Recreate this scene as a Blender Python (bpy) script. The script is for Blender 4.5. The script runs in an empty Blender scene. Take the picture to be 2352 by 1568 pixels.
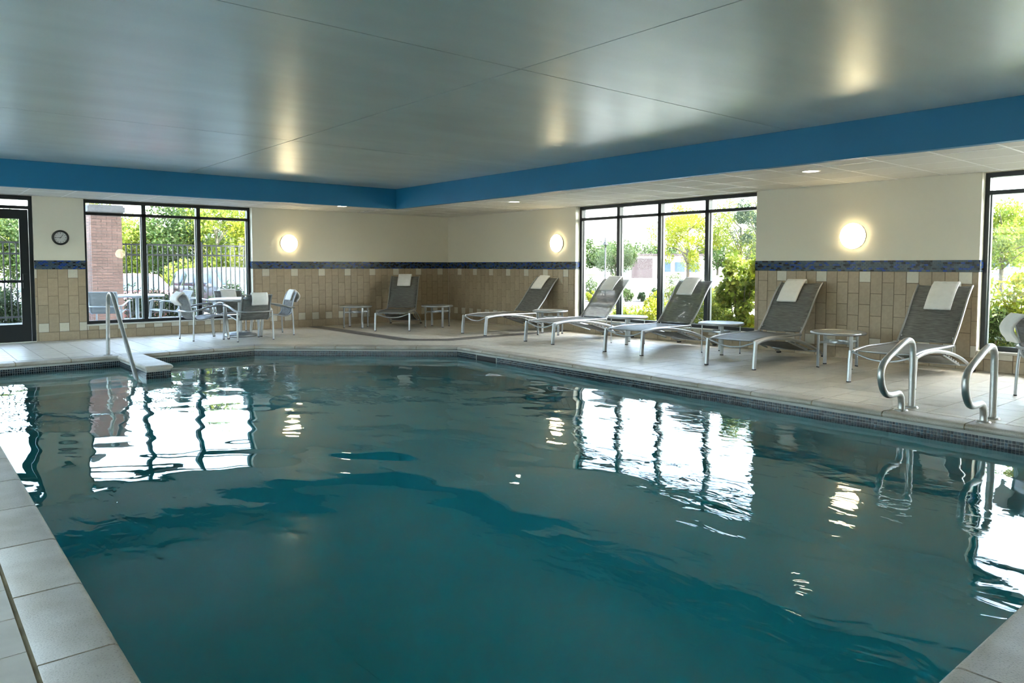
import bpy, bmesh, math, random
import numpy as np
from mathutils import Vector, Matrix

random.seed(7)
RNG = np.random.default_rng(11)
PI = math.pi
SC = bpy.context.scene
COL = SC.collection

# ------------------------------------------------------------------ camera
cam_d = bpy.data.cameras.new('camera')
cam = bpy.data.objects.new('camera', cam_d)
COL.objects.link(cam)
cam_d.sensor_width = 36.0
cam_d.sensor_fit = 'HORIZONTAL'
cam_d.lens = 36.0 * 1689.70 / 2352.0
cam_d.shift_x = (1176.0 - 1179.40) / 2352.0
cam_d.shift_y = (705.06 - 784.0) / 2352.0
cam_d.clip_end = 1000.0
_yaw, _pit, _rol = math.radians(40.1052), math.radians(-3.23158), math.radians(0.0793)
_F = Vector((math.sin(_yaw) * math.cos(_pit), math.cos(_yaw) * math.cos(_pit), math.sin(_pit)))
_R = Vector((math.cos(_yaw), -math.sin(_yaw), 0.0))
_U = _R.cross(_F)
_R2 = _R * math.cos(_rol) + _U * math.sin(_rol)
_U2 = -_R * math.sin(_rol) + _U * math.cos(_rol)
_m = Matrix((( _R2.x, _U2.x, -_F.x), (_R2.y, _U2.y, -_F.y), (_R2.z, _U2.z, -_F.z)))
cam.matrix_world = Matrix.Translation((-10.2123, -14.5653, 1.29)) @ _m.to_4x4()
SC.camera = cam

# ------------------------------------------------------------------ world, sun, exposure
world = bpy.data.worlds.new('sky')
SC.world = world
world.use_nodes = True
_wn = world.node_tree
_wn.nodes.clear()
_sky = _wn.nodes.new('ShaderNodeTexSky')
_sky.sky_type = 'NISHITA'
_sky.sun_disc = False
_sky.sun_elevation = math.radians(48)
_sky.sun_rotation = math.radians(140)
_sky.air_density = 1.0
_sky.dust_density = 2.6
_sky.ozone_density = 1.0
_bg = _wn.nodes.new('ShaderNodeBackground')
_bg.inputs['Strength'].default_value = 1.6
_wo = _wn.nodes.new('ShaderNodeOutputWorld')
_hs = _wn.nodes.new('ShaderNodeHueSaturation')          # hazy, slightly washed-out sky
_hs.inputs['Saturation'].default_value = 0.72
_wn.links.new(_sky.outputs[0], _hs.inputs['Color'])
_wn.links.new(_hs.outputs[0], _bg.inputs['Color'])
_wn.links.new(_bg.outputs[0], _wo.inputs['Surface'])

sun_d = bpy.data.lights.new('sun', 'SUN')
sun_d.energy = 17.0
sun_d.angle = math.radians(0.6)
sun_d.color = (1.0, 0.93, 0.82)
sun = bpy.data.objects.new('sun', sun_d)
COL.objects.link(sun)
_sd = Vector((0.62 * 0.669, -0.785 * 0.669, 0.743))         # towards the sun
sun.rotation_euler = _sd.to_track_quat('Z', 'Y').to_euler()
sun.location = (20, -20, 30)

SC.view_settings.view_transform = 'Standard'
SC.view_settings.look = 'None'
SC.view_settings.gamma = 1.0
SC.view_settings.use_curve_mapping = False
SC.view_settings.exposure = 0.85
SC.cycles.max_bounces = 8
SC.cycles.diffuse_bounces = 5
SC.cycles.glossy_bounces = 4
SC.cycles.transparent_max_bounces = 10
SC.cycles.caustics_reflective = False
SC.cycles.caustics_refractive = True
SC.cycles.sample_clamp_indirect = 6.0
SC.cycles.use_denoising = True
SC.cycles.adaptive_threshold = 0.2
SC.cycles.adaptive_min_samples = 12

SCONCE_POWER = 13.0
DOWNLIGHT_POWER = 9.0

# ------------------------------------------------------------------ materials
MATS = {}

def mat(name, col=(0.8, 0.8, 0.8), rough=0.5, metal=0.0, spec=0.5, var=0.0, noise=None, bump=None,
        islands=None, objrand=0.0, transl=0.0, transp=0.0, emit=None, coat=0.0):
    """noise=(scale, amount, colour2 or None) ; bump=(scale, strength, distance)"""
    m = bpy.data.materials.new(name)
    m.use_nodes = True
    nt = m.node_tree
    N, L = nt.nodes, nt.links
    b = N['Principled BSDF']
    out = N['Material Output']
    b.inputs['Base Color'].default_value = (*col, 1)
    b.inputs['Roughness'].default_value = rough
    b.inputs['Metallic'].default_value = metal
    b.inputs['Specular IOR Level'].default_value = spec
    if coat:
        b.inputs['Coat Weight'].default_value = coat
        b.inputs['Coat Roughness'].default_value = 0.1
    tc = N.new('ShaderNodeTexCoord')
    src = None
    if noise:
        sc, amt, c2 = noise
        nz = N.new('ShaderNodeTexNoise')
        nz.inputs['Scale'].default_value = sc if not isinstance(sc, tuple) else 1.0
        nz.inputs['Detail'].default_value = 2.5
        if isinstance(sc, tuple):
            mp = N.new('ShaderNodeMapping')
            mp.inputs['Scale'].default_value = sc
            L.new(tc.outputs['Object'], mp.inputs['Vector'])
            L.new(mp.outputs[0], nz.inputs['Vector'])
        else:
            L.new(tc.outputs['Object'], nz.inputs['Vector'])
        cr = N.new('ShaderNodeMapRange')
        cr.inputs['From Min'].default_value = 0.35
        cr.inputs['From Max'].default_value = 0.65
        L.new(nz.outputs['Fac'], cr.inputs['Value'])
        mx = N.new('ShaderNodeMix')
        mx.data_type = 'RGBA'
        c2 = c2 or tuple(min(1, c * (1 - amt)) for c in col)
        mx.inputs[6].default_value = (*col, 1)
        mx.inputs[7].default_value = (*c2, 1)
        mlt = N.new('ShaderNodeMath')
        mlt.operation = 'MULTIPLY'
        mlt.inputs[1].default_value = amt if noise[2] else 1.0
        L.new(cr.outputs[0], mlt.inputs[0])
        L.new(mlt.outputs[0], mx.inputs[0])
        src = mx.outputs[2]
    if islands:
        gm = N.new('ShaderNodeNewGeometry')
        rp = N.new('ShaderNodeValToRGB')
        rp.color_ramp.interpolation = islands[1]
        cols = islands[0]
        e = rp.color_ramp.elements
        e[0].position = cols[0][0]; e[0].color = (*cols[0][1], 1)
        e[1].position = cols[1][0]; e[1].color = (*cols[1][1], 1)
        for pp, cc in cols[2:]:
            k = e.new(pp); k.color = (*cc, 1)
        L.new(gm.outputs['Random Per Island'], rp.inputs[0])
        src = rp.outputs[0]
    if objrand:
        oi = N.new('ShaderNodeObjectInfo')
        mr = N.new('ShaderNodeMapRange')
        mr.inputs['To Min'].default_value = 1 - objrand
        mr.inputs['To Max'].default_value = 1 + objrand
        L.new(oi.outputs['Random'], mr.inputs['Value'])
        hs = N.new('ShaderNodeHueSaturation')
        hs.inputs['Color'].default_value = (*col, 1)
        if src: L.new(src, hs.inputs['Color'])
        L.new(mr.outputs[0], hs.inputs['Value'])
        src = hs.outputs[0]
    if src: L.new(src, b.inputs['Base Color'])
    if bump:
        nb = N.new('ShaderNodeTexNoise')
        nb.inputs['Detail'].default_value = 2
        if isinstance(bump[0], tuple):
            mp2 = N.new('ShaderNodeMapping')
            mp2.inputs['Scale'].default_value = bump[0]
            L.new(tc.outputs['Object'], mp2.inputs['Vector'])
            L.new(mp2.outputs[0], nb.inputs['Vector'])
            nb.inputs['Scale'].default_value = 1.0
        else:
            nb.inputs['Scale'].default_value = bump[0]
            L.new(tc.outputs['Object'], nb.inputs['Vector'])
        bp = N.new('ShaderNodeBump')
        bp.inputs['Strength'].default_value = bump[1]
        bp.inputs['Distance'].default_value = bump[2]
        L.new(nb.outputs['Fac'], bp.inputs['Height'])
        L.new(bp.outputs[0], b.inputs['Normal'])
    last = b.outputs[0]
    if transl:
        tr = N.new('ShaderNodeBsdfTranslucent')
        tr.inputs['Color'].default_value = (*col, 1)
        if src: L.new(src, tr.inputs['Color'])
        mm = N.new('ShaderNodeMixShader')
        mm.inputs[0].default_value = transl
        L.new(last, mm.inputs[1]); L.new(tr.outputs[0], mm.inputs[2])
        last = mm.outputs[0]
    if transp:
        tr = N.new('ShaderNodeBsdfTransparent')
        mm = N.new('ShaderNodeMixShader')
        mm.inputs[0].default_value = transp
        L.new(last, mm.inputs[1]); L.new(tr.outputs[0], mm.inputs[2])
        last = mm.outputs[0]
    if emit:
        b.inputs['Emission Color'].default_value = (*emit[0], 1)
        b.inputs['Emission Strength'].default_value = emit[1]
    L.new(last, out.inputs['Surface'])
    MATS[name] = m
    return m

def schlick(N, L, f0):
    lw = N.new('ShaderNodeLayerWeight')
    lw.inputs['Blend'].default_value = 0.5
    p5 = N.new('ShaderNodeMath'); p5.operation = 'POWER'; p5.inputs[1].default_value = 5.0
    L.new(lw.outputs['Facing'], p5.inputs[0])
    ma = N.new('ShaderNodeMath'); ma.operation = 'MULTIPLY_ADD'
    ma.inputs[1].default_value = 1 - f0; ma.inputs[2].default_value = f0
    L.new(p5.outputs[0], ma.inputs[0])
    return lw, ma

def glass_mat(name, tint=(0.93, 0.97, 0.96), f0=0.02, rough=0.0):
    m = bpy.data.materials.new(name)
    m.use_nodes = True
    N, L = m.node_tree.nodes, m.node_tree.links
    N.clear()
    out = N.new('ShaderNodeOutputMaterial')
    t = N.new('ShaderNodeBsdfTransparent'); t.inputs[0].default_value = (*tint, 1)
    g = N.new('ShaderNodeBsdfGlossy'); g.inputs['Roughness'].default_value = rough
    mx = N.new('ShaderNodeMixShader')
    lw, fr = schlick(N, L, f0)
    L.new(fr.outputs[0], mx.inputs[0]); L.new(t.outputs[0], mx.inputs[1]); L.new(g.outputs[0], mx.inputs[2])
    L.new(mx.outputs[0], out.inputs['Surface'])
    MATS[name] = m
    return m

def water_mat():
    m = bpy.data.materials.new('pool_water')
    m.use_nodes = True
    N, L = m.node_tree.nodes, m.node_tree.links
    N.clear()
    out = N.new('ShaderNodeOutputMaterial')
    g = N.new('ShaderNodeBsdfGlass'); g.inputs['Roughness'].default_value = 0.0; g.inputs['IOR'].default_value = 1.333
    tc = N.new('ShaderNodeTexCoord')
    mp = N.new('ShaderNodeMapping'); mp.inputs['Scale'].default_value = (6.5, 3.6, 1.0)
    mp.inputs['Rotation'].default_value = (0, 0, 0.7)
    nz = N.new('ShaderNodeTexNoise'); nz.inputs['Scale'].default_value = 1.0; nz.inputs['Detail'].default_value = 2.5
    nz.inputs['Distortion'].default_value = 0.6
    big = N.new('ShaderNodeTexNoise'); big.inputs['Scale'].default_value = 0.42; big.inputs['Detail'].default_value = 1
    L.new(tc.outputs['Object'], big.inputs['Vector'])
    mr = N.new('ShaderNodeMapRange'); mr.inputs['From Min'].default_value = 0.42; mr.inputs['From Max'].default_value = 0.62
    mr.inputs['To Min'].default_value = 0.05; mr.inputs['To Max'].default_value = 1.0
    L.new(big.outputs['Fac'], mr.inputs['Value'])
    L.new(tc.outputs['Object'], mp.inputs['Vector']); L.new(mp.outputs[0], nz.inputs['Vector'])
    mul = N.new('ShaderNodeMath'); mul.operation = 'MULTIPLY'
    L.new(nz.outputs['Fac'], mul.inputs[0]); L.new(mr.outputs[0], mul.inputs[1])
    bp = N.new('ShaderNodeBump'); bp.inputs['Strength'].default_value = 1.0; bp.inputs['Distance'].default_value = 0.004
    L.new(mul.outputs[0], bp.inputs['Height'])
    L.new(bp.outputs[0], g.inputs['Normal'])
    L.new(g.outputs[0], out.inputs['Surface'])
    va = N.new('ShaderNodeVolumeAbsorption')
    va.inputs['Color'].default_value = (0.0, 0.77, 0.80, 1)
    va.inputs['Density'].default_value = 1.15
    L.new(va.outputs[0], out.inputs['Volume'])
    MATS['pool_water'] = m

def sling_mat(name, c1, c2, transp):
    m = mat(name, c1, rough=0.55, spec=0.3, noise=((4.0, 4.0, 4.0), 1.0, c2), transp=0)
    N, L = m.node_tree.nodes, m.node_tree.links
    # woven streaks run across the sling (local y); generated from object space
    for n in N:
        if n.type == 'MAPPING':
            n.inputs['Scale'].default_value = (150, 9, 150)
    out = N['Material Output']
    last = out.inputs['Surface'].links[0].from_socket
    tr = N.new('ShaderNodeBsdfTransparent')
    mm = N.new('ShaderNodeMixShader'); mm.inputs[0].default_value = transp
    L.new(last, mm.inputs[1]); L.new(tr.outputs[0], mm.inputs[2]); L.new(mm.outputs[0], out.inputs['Surface'])
    return m

mat('cream_paint', (0.78, 0.755, 0.63), 0.45, bump=(90, 0.12, 0.004))
mat('reveal_paint', (0.80, 0.79, 0.70), 0.5)
mat('plain_paint', (0.78, 0.76, 0.66), 0.6)
mat('grout_wall', (0.20, 0.165, 0.115), 0.9)
mat('tan_tile', (0.42, 0.335, 0.225), 0.42, objrand=0.07, noise=(26, 0.10, None), bump=(60, 0.12, 0.003))
mat('pale_tile', (0.66, 0.63, 0.53), 0.4, objrand=0.05, noise=(26, 0.06, None), bump=(60, 0.1, 0.003))
mat('mosaic_grout', (0.13, 0.16, 0.18), 0.8)
mat('mosaic_glass', (0.1, 0.15, 0.3), 0.22, spec=0.22,
    islands=([(0.0, (0.05, 0.085, 0.11)), (0.30, (0.004, 0.045, 0.30)), (0.52, (0.075, 0.105, 0.125)),
              (0.66, (0.003, 0.005, 0.010)), (0.84, (0.03, 0.07, 0.13))], 'CONSTANT'))
mat('pool_mosaic', (0.02, 0.03, 0.04), 0.28, spec=0.3,
    islands=([(0.0, (0.012, 0.022, 0.030)), (0.35, (0.045, 0.06, 0.065)), (0.6, (0.02, 0.05, 0.07)),
              (0.8, (0.006, 0.009, 0.012))], 'CONSTANT'))
mat('pool_mosaic_grout', (0.42, 0.42, 0.38), 0.8)
mat('plaster', (0.55, 0.64, 0.62), 0.8, noise=(1.7, 0.5, (0.46, 0.58, 0.57)))
mat('step_plaster', (0.70, 0.72, 0.66), 0.8)
mat('coping_stone', (0.37, 0.325, 0.255), 0.45, objrand=0.09, noise=(4.0, 0.75, (0.52, 0.485, 0.42)), bump=(140, 0.35, 0.003))
mat('coping_grout', (0.34, 0.27, 0.15), 0.9, noise=(8, 0.4, None))
mat('deck_tile', (0.66, 0.605, 0.51), 0.40, objrand=0.06, noise=(9, 0.10, None), bump=((26, 9, 9), 0.22, 0.003))
mat('dark_deck_tile', (0.165, 0.15, 0.14), 0.42, objrand=0.06, noise=(9, 0.12, None), bump=(40, 0.15, 0.003))
mat('deck_grout', (0.20, 0.17, 0.125), 0.9)
mat('ceiling_satin', (0.63, 0.73, 0.715), 0.34, metal=0.28, spec=0.8, noise=((0.9, 2.6, 1.0), 0.10, None), bump=(160, 0.05, 0.002))
mat('ceiling_gap', (0.16, 0.18, 0.18), 0.8)
mat('soffit_blue', (0.010, 0.20, 0.40), 0.5)
mat('acoustic_tile', (0.74, 0.735, 0.68), 0.9, objrand=0.02, noise=(140, 0.06, None))
mat('tbar_white', (0.90, 0.90, 0.87), 0.4)
mat('black_frame', (0.012, 0.016, 0.018), 0.35, spec=0.4)
mat('frame_light', (0.42, 0.46, 0.47), 0.35, metal=0.5)
mat('sill_metal', (0.66, 0.64, 0.56), 0.35)
glass_mat('window_glass')
glass_mat('table_glass', (0.75, 0.85, 0.85), 0.06)
mat('aluminium', (0.40, 0.42, 0.43), 0.36, metal=0.8, spec=0.5)
mat('steel', (0.52, 0.52, 0.50), 0.40, metal=0.9, noise=(30, 0.12, None))
mat('rubber', (0.02, 0.02, 0.02), 0.7)
mat('towel', (0.90, 0.90, 0.88), 0.95, bump=(170, 0.5, 0.003), noise=(14, 0.05, None))
sling_mat('sling', (0.105, 0.11, 0.105), (0.235, 0.24, 0.23), 0.28)
sling_mat('patio_sling', (0.17, 0.185, 0.19), (0.25, 0.265, 0.27), 0.12)
mat('patio_aluminium', (0.34, 0.37, 0.39), 0.4, metal=0.2)
mat('sconce_glow', (0.9, 0.88, 0.8), 0.5, emit=((1.0, 0.80, 0.47), SCONCE_POWER))
mat('downlight_glow', (0.9, 0.88, 0.8), 0.5, emit=((1.0, 0.90, 0.70), DOWNLIGHT_POWER))
mat('clock_black', (0.012, 0.014, 0.014), 0.4)
mat('clock_face', (0.62, 0.63, 0.62), 0.5)
mat('brick', (0.30, 0.18, 0.145), 0.85, objrand=0.16, noise=(30, 0.15, None))
mat('mortar', (0.24, 0.215, 0.20), 0.95)
mat('cast_stone', (0.20, 0.20, 0.20), 0.9, noise=(30, 0.2, None))
mat('fence_black', (0.018, 0.019, 0.02), 0.45)
mat('asphalt', (0.26, 0.255, 0.245), 0.95, noise=(0.6, 0.15, None))
mat('patio_concrete', (0.28, 0.30, 0.32), 0.9, noise=(3, 0.15, None))
mat('kerb_concrete', (0.34, 0.33, 0.31), 0.9)
mat('lawn', (0.10, 0.15, 0.03), 0.95, noise=(2.0, 0.4, None), bump=(30, 0.5, 0.02))
mat('mulch', (0.12, 0.10, 0.085), 0.95, noise=(6, 0.5, None), bump=(25, 0.6, 0.02))
mat('bark', (0.15, 0.115, 0.085), 0.9, noise=(9, 0.4, None), bump=(20, 0.5, 0.01))
mat('pale_bark', (0.30, 0.27, 0.22), 0.9, noise=(9, 0.3, None))

def leaf_mat(name, cols, transl=0.45):
    n = len(cols)
    mat(name, cols[0], 0.5, spec=0.3, islands=([(i / n, c) for i, c in enumerate(cols)], 'LINEAR'), transl=transl)
leaf_mat('leaf_yellow', [(0.227, 0.294, 0.025), (0.319, 0.353, 0.025), (0.16, 0.235, 0.025), (0.386, 0.361, 0.034)])
leaf_mat('leaf_lime', [(0.151, 0.218, 0.025), (0.244, 0.302, 0.042), (0.101, 0.168, 0.025), (0.311, 0.328, 0.059)])
leaf_mat('leaf_green', [(0.042, 0.085, 0.019), (0.071, 0.123, 0.028), (0.028, 0.061, 0.017), (0.104, 0.141, 0.047)], 0.35)
leaf_mat('leaf_dark', [(0.024, 0.057, 0.019), (0.042, 0.081, 0.028), (0.019, 0.042, 0.017), (0.066, 0.094, 0.038)], 0.3)
leaf_mat('leaf_pine', [(0.038, 0.071, 0.042), (0.066, 0.099, 0.057), (0.028, 0.057, 0.038), (0.094, 0.123, 0.066)], 0.25)
mat('car_red', (0.19, 0.05, 0.055), 0.32, coat=0.25)
mat('car_silver', (0.10, 0.115, 0.13), 0.35, metal=0.3, coat=0.2)
mat('car_white', (0.27, 0.29, 0.31), 0.3, coat=0.2)
mat('car_glass', (0.05, 0.08, 0.105), 0.08, spec=0.6)
mat('car_trim', (0.02, 0.02, 0.022), 0.5)
mat('car_lamp', (0.65, 0.66, 0.66), 0.15, spec=0.7)
mat('tyre', (0.02, 0.02, 0.02), 0.85)
mat('bus_white', (0.72, 0.73, 0.73), 0.4)
mat('bus_red', (0.35, 0.06, 0.05), 0.4)
mat('building_tan', (0.26, 0.22, 0.185), 0.9)
mat('building_brown', (0.07, 0.05, 0.05), 0.9)
def speckle(name, scale, lo, hi, dark):
    # pitted stone: small dark specks multiplied over the base colour
    m = MATS[name]; N, L = m.node_tree.nodes, m.node_tree.links
    b = N['Principled BSDF']; src = b.inputs['Base Color'].links[0].from_socket
    tc = N.new('ShaderNodeTexCoord'); nz = N.new('ShaderNodeTexNoise')
    nz.inputs['Scale'].default_value = scale; nz.inputs['Detail'].default_value = 3
    mr = N.new('ShaderNodeMapRange'); mr.inputs['From Min'].default_value = lo; mr.inputs['From Max'].default_value = hi
    mr.inputs['To Min'].default_value = dark; mr.inputs['To Max'].default_value = 1.0
    L.new(tc.outputs['Object'], nz.inputs['Vector']); L.new(nz.outputs['Fac'], mr.inputs['Value'])
    mx = N.new('ShaderNodeMix'); mx.data_type = 'RGBA'; mx.blend_type = 'MULTIPLY'; mx.inputs[0].default_value = 1.0
    L.new(src, mx.inputs[6]); L.new(mr.outputs[0], mx.inputs[7]); L.new(mx.outputs[2], b.inputs['Base Color'])
speckle('coping_stone', 130, 0.34, 0.44, 0.72)
water_mat()
M = MATS

# ------------------------------------------------------------------ mesh building
class MB:
    def __init__(s):
        s.v, s.f, s.sm = [], [], []

    def add(s, verts, faces, smooth=False):
        o = len(s.v)
        s.v += [tuple(p) for p in verts]
        s.f += [tuple(i + o for i in f) for f in faces]
        s.sm += [smooth] * len(faces)
        return s

    def box(s, x0, x1, y0, y1, z0, z1):
        v = [(x0, y0, z0), (x1, y0, z0), (x1, y1, z0), (x0, y1, z0), (x0, y0, z1), (x1, y0, z1), (x1, y1, z1), (x0, y1, z1)]
        f = [(0, 3, 2, 1), (4, 5, 6, 7), (0, 1, 5, 4), (1, 2, 6, 5), (2, 3, 7, 6), (3, 0, 4, 7)]
        return s.add(v, f)

    def prism(s, poly, z0, z1):
        n = len(poly)
        a = sum(poly[i][0] * poly[(i + 1) % n][1] - poly[(i + 1) % n][0] * poly[i][1] for i in range(n))
        if a < 0: poly = poly[::-1]
        v = [(p[0], p[1], z0) for p in poly] + [(p[0], p[1], z1) for p in poly]
        f = [tuple(range(n - 1, -1, -1)), tuple(range(n, 2 * n))] + [(i, (i + 1) % n, n + (i + 1) % n, n + i) for i in range(n)]
        return s.add(v, f)

    def tube(s, path, rx, ry=None, seg=10, up=(0, 0, 1), cap=True, square=False, closed=False):
        """sweep an ellipse (rx sideways, ry along 'up') along a path; rx, ry may be lists"""
        P = [Vector(p) for p in path]
        n = len(P)
        ry = rx if ry is None else ry
        RX = rx if isinstance(rx, (list, tuple)) else [rx] * n
        RY = ry if isinstance(ry, (list, tuple)) else [ry] * n
        upv = Vector(up).normalized()
        rings = []
        prev = None
        for i in range(n):
            if closed: t = (P[(i + 1) % n] - P[i - 1])
            else: t = (P[min(i + 1, n - 1)] - P[max(i - 1, 0)])
            t.normalize()
            if prev is None:
                sd = t.cross(upv)
                if sd.length < 1e-3: sd = t.cross(Vector((1, 0, 0)))
            else:
                sd = prev - t * prev.dot(t)
            sd.normalize(); prev = sd
            u = sd.cross(t).normalized()
            ring = []
            for k in range(seg):
                a = 2 * PI * (k + 0.5) / seg
                ca, sa = math.cos(a), math.sin(a)
                if square:
                    q = 0.35
                    ca = math.copysign(abs(ca) ** q, ca); sa = math.copysign(abs(sa) ** q, sa)
                ring.append(P[i] + sd * ca * RX[i] + u * sa * RY[i])
            rings.append(ring)
        v = [p for r in rings for p in r]
        f = []
        m = n if closed else n - 1
        for i in range(m):
            for k in range(seg):
                a, b = i * seg + k, i * seg + (k + 1) % seg
                c, d = ((i + 1) % n) * seg + (k + 1) % seg, ((i + 1) % n) * seg + k
                f.append((a, b, c, d))
        s.add(v, f, True)
        if cap and not closed:
            s.add(rings[0], [tuple(range(seg - 1, -1, -1))]); s.add(rings[-1], [tuple(range(seg))])
        return s

    def lathe(s, prof, c=(0, 0, 0), axis='z', seg=32, smooth=True):
        """prof: list of (r, h); axis z, or 'x' / 'y' for discs standing on a wall"""
        v, f = [], []
        n = len(prof)
        for k in range(seg):
            a = 2 * PI * k / seg
            for r, h in prof:
                if axis == 'z': p = (c[0] + r * math.cos(a), c[1] + r * math.sin(a), c[2] + h)
                elif axis == 'y': p = (c[0] + r * math.cos(a), c[1] + h, c[2] + r * math.sin(a))
                else: p = (c[0] + h, c[1] + r * math.cos(a), c[2] + r * math.sin(a))
                v.append(p)
        for k in range(seg):
            k2 = (k + 1) % seg
            for i in range(n - 1):
                f.append((k * n + i, k2 * n + i, k2 * n + i + 1, k * n + i + 1))
        return s.add(v, f, smooth)

    def sheet(s, rows, thick, smooth=True):
        """closed sheet from a grid of points (rows x cols), given thickness along its normals"""
        A = np.array([[list(p) for p in r] for r in rows], float)
        n, m = A.shape[:2]
        du = np.gradient(A, axis=0); dv = np.gradient(A, axis=1)
        nr = np.cross(du, dv)
        nr /= np.maximum(np.linalg.norm(nr, axis=2, keepdims=True), 1e-9)
        T, B = A + nr * thick / 2, A - nr * thick / 2
        v = [tuple(p) for p in T.reshape(-1, 3)] + [tuple(p) for p in B.reshape(-1, 3)]
        k = n * m
        f = []
        for i in range(n - 1):
            for j in range(m - 1):
                a, b, c, d = i * m + j, i * m + j + 1, (i + 1) * m + j + 1, (i + 1) * m + j
                f.append((a, d, c, b)); f.append((k + a, k + b, k + c, k + d))
        for i in range(n - 1):
            a, d = i * m, (i + 1) * m
            f.append((a, k + a, k + d, d)); a, d = i * m + m - 1, (i + 1) * m + m - 1
            f.append((a, d, k + d, k + a))
        for j in range(m - 1):
            a, b = j, j + 1
            f.append((a, b, k + b, k + a)); a, b = (n - 1) * m + j, (n - 1) * m + j + 1
            f.append((a, k + a, k + b, b))
        return s.add(v, f, smooth)

    def mesh(s, name, material):
        me = bpy.data.meshes.new(name)
        me.from_pydata(s.v, [], s.f)
        if any(s.sm): me.polygons.foreach_set('use_smooth', s.sm)
        me.materials.append(material)
        me.update()
        return me

    def build(s, name, material, parent=None, loc=None):
        return put(name, s.mesh(name, MATS[material] if isinstance(material, str) else material), parent, loc)

def put(name, me, parent=None, loc=None):
    o = bpy.data.objects.new(name, me)
    COL.objects.link(o)
    if parent: o.parent = parent
    if loc: o.location = loc
    return o

def tag(o, label=None, cat=None, group=None, kind=None):
    if label: o['label'] = label
    if cat: o['category'] = cat
    if group: o['group'] = group
    if kind: o['kind'] = kind
    return o

def empty(name, loc=(0, 0, 0), rz=0.0):
    o = bpy.data.objects.new(name, None)
    o.empty_display_size = 0.1
    COL.objects.link(o)
    o.location = loc
    o.rotation_euler = (0, 0, rz)
    return o

def copy_tree(o, parent=None):
    c = o.copy()
    COL.objects.link(c)
    c.parent = parent
    for ch in o.children: copy_tree(ch, c)
    return c

def smoothpath(pts, n=6):
    """Catmull-Rom through pts"""
    P = [Vector(p) for p in pts]
    out = []
    for i in range(len(P) - 1):
        p0, p1, p2, p3 = P[max(i - 1, 0)], P[i], P[i + 1], P[min(i + 2, len(P) - 1)]
        for k in range(n):
            t = k / n
            out.append(0.5 * ((2 * p1) + (p2 - p0) * t + (2 * p0 - 5 * p1 + 4 * p2 - p3) * t * t + (3 * p1 - p0 - 3 * p2 + p3) * t ** 3))
    out.append(P[-1])
    return out

# ------------------------------------------------------------------ dimensions
ZC, ZU = 2.435, 2.804              # soffit ceiling, raised ceiling
SX, SY = -2.494, -1.76             # fascia planes
XL, YF = -13.0, -16.6              # unseen walls
B0, B1 = 1.218, 1.366              # mosaic band
WT = 0.26                          # wall thickness
SILL = 0.25
WIN_B = (-7.66, -4.735)            # window in back wall (x)
DOOR_B = (-9.42, -8.41)
WIN_R1 = (-8.255, -4.32)           # windows in right wall (y)
WIN_R2 = (-15.4, -11.325)
POOL = [(-9.66, -13.71), (-3.57, -13.71), (-3.40, -5.08), (-5.83, -2.92), (-9.66, -2.98)]   # ccw, nose line
ZW = -0.15

def clip(poly, a, b, keep_left):
    """Sutherland-Hodgman against the line a->b"""
    out = []
    n = len(poly)
    def side(p):
        d = (b[0] - a[0]) * (p[1] - a[1]) - (b[1] - a[1]) * (p[0] - a[0])
        return d if keep_left else -d
    for i in range(n):
        p, q = poly[i], poly[(i + 1) % n]
        sp, sq = side(p), side(q)
        if sp >= 0: out.append(p)
        if (sp > 0 and sq < 0) or (sp < 0 and sq > 0):
            t = sp / (sp - sq)
            out.append((p[0] + (q[0] - p[0]) * t, p[1] + (q[1] - p[1]) * t))
    return out

def area(poly):
    n = len(poly)
    return 0.5 * sum(poly[i][0] * poly[(i + 1) % n][1] - poly[(i + 1) % n][0] * poly[i][1] for i in range(n))

def subtract(poly, convex):
    """poly minus a ccw convex polygon -> pieces"""
    res, rem = [], poly
    n = len(convex)
    for i in range(n):
        a, b = convex[i], convex[(i + 1) % n]
        o = clip(rem, a, b, False)
        if len(o) >= 3 and abs(area(o)) > 1e-4: res.append(o)
        rem = clip(rem, a, b, True)
        if len(rem) < 3 or abs(area(rem)) < 1e-5: return res
    return res

def inside(poly, convex):
    rem = poly
    n = len(convex)
    for i in range(n):
        rem = clip(rem, convex[i], convex[(i + 1) % n], True)
        if len(rem) < 3: return None
    return rem if abs(area(rem)) > 1e-4 else None

def offset_poly(P, d):
    """outward offset of a ccw polygon"""
    n = len(P)
    out = []
    for i in range(n):
        p0, p1, p2 = Vector(P[i - 1]), Vector(P[i]), Vector(P[(i + 1) % n])
        e1, e2 = (p1 - p0).normalized(), (p2 - p1).normalized()
        n1, n2 = Vector((e1.y, -e1.x)), Vector((e2.y, -e2.x))
        bis = (n1 + n2)
        bis = bis / bis.dot(n1)
        out.append(tuple(p1 + bis * d))
    return out

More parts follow.
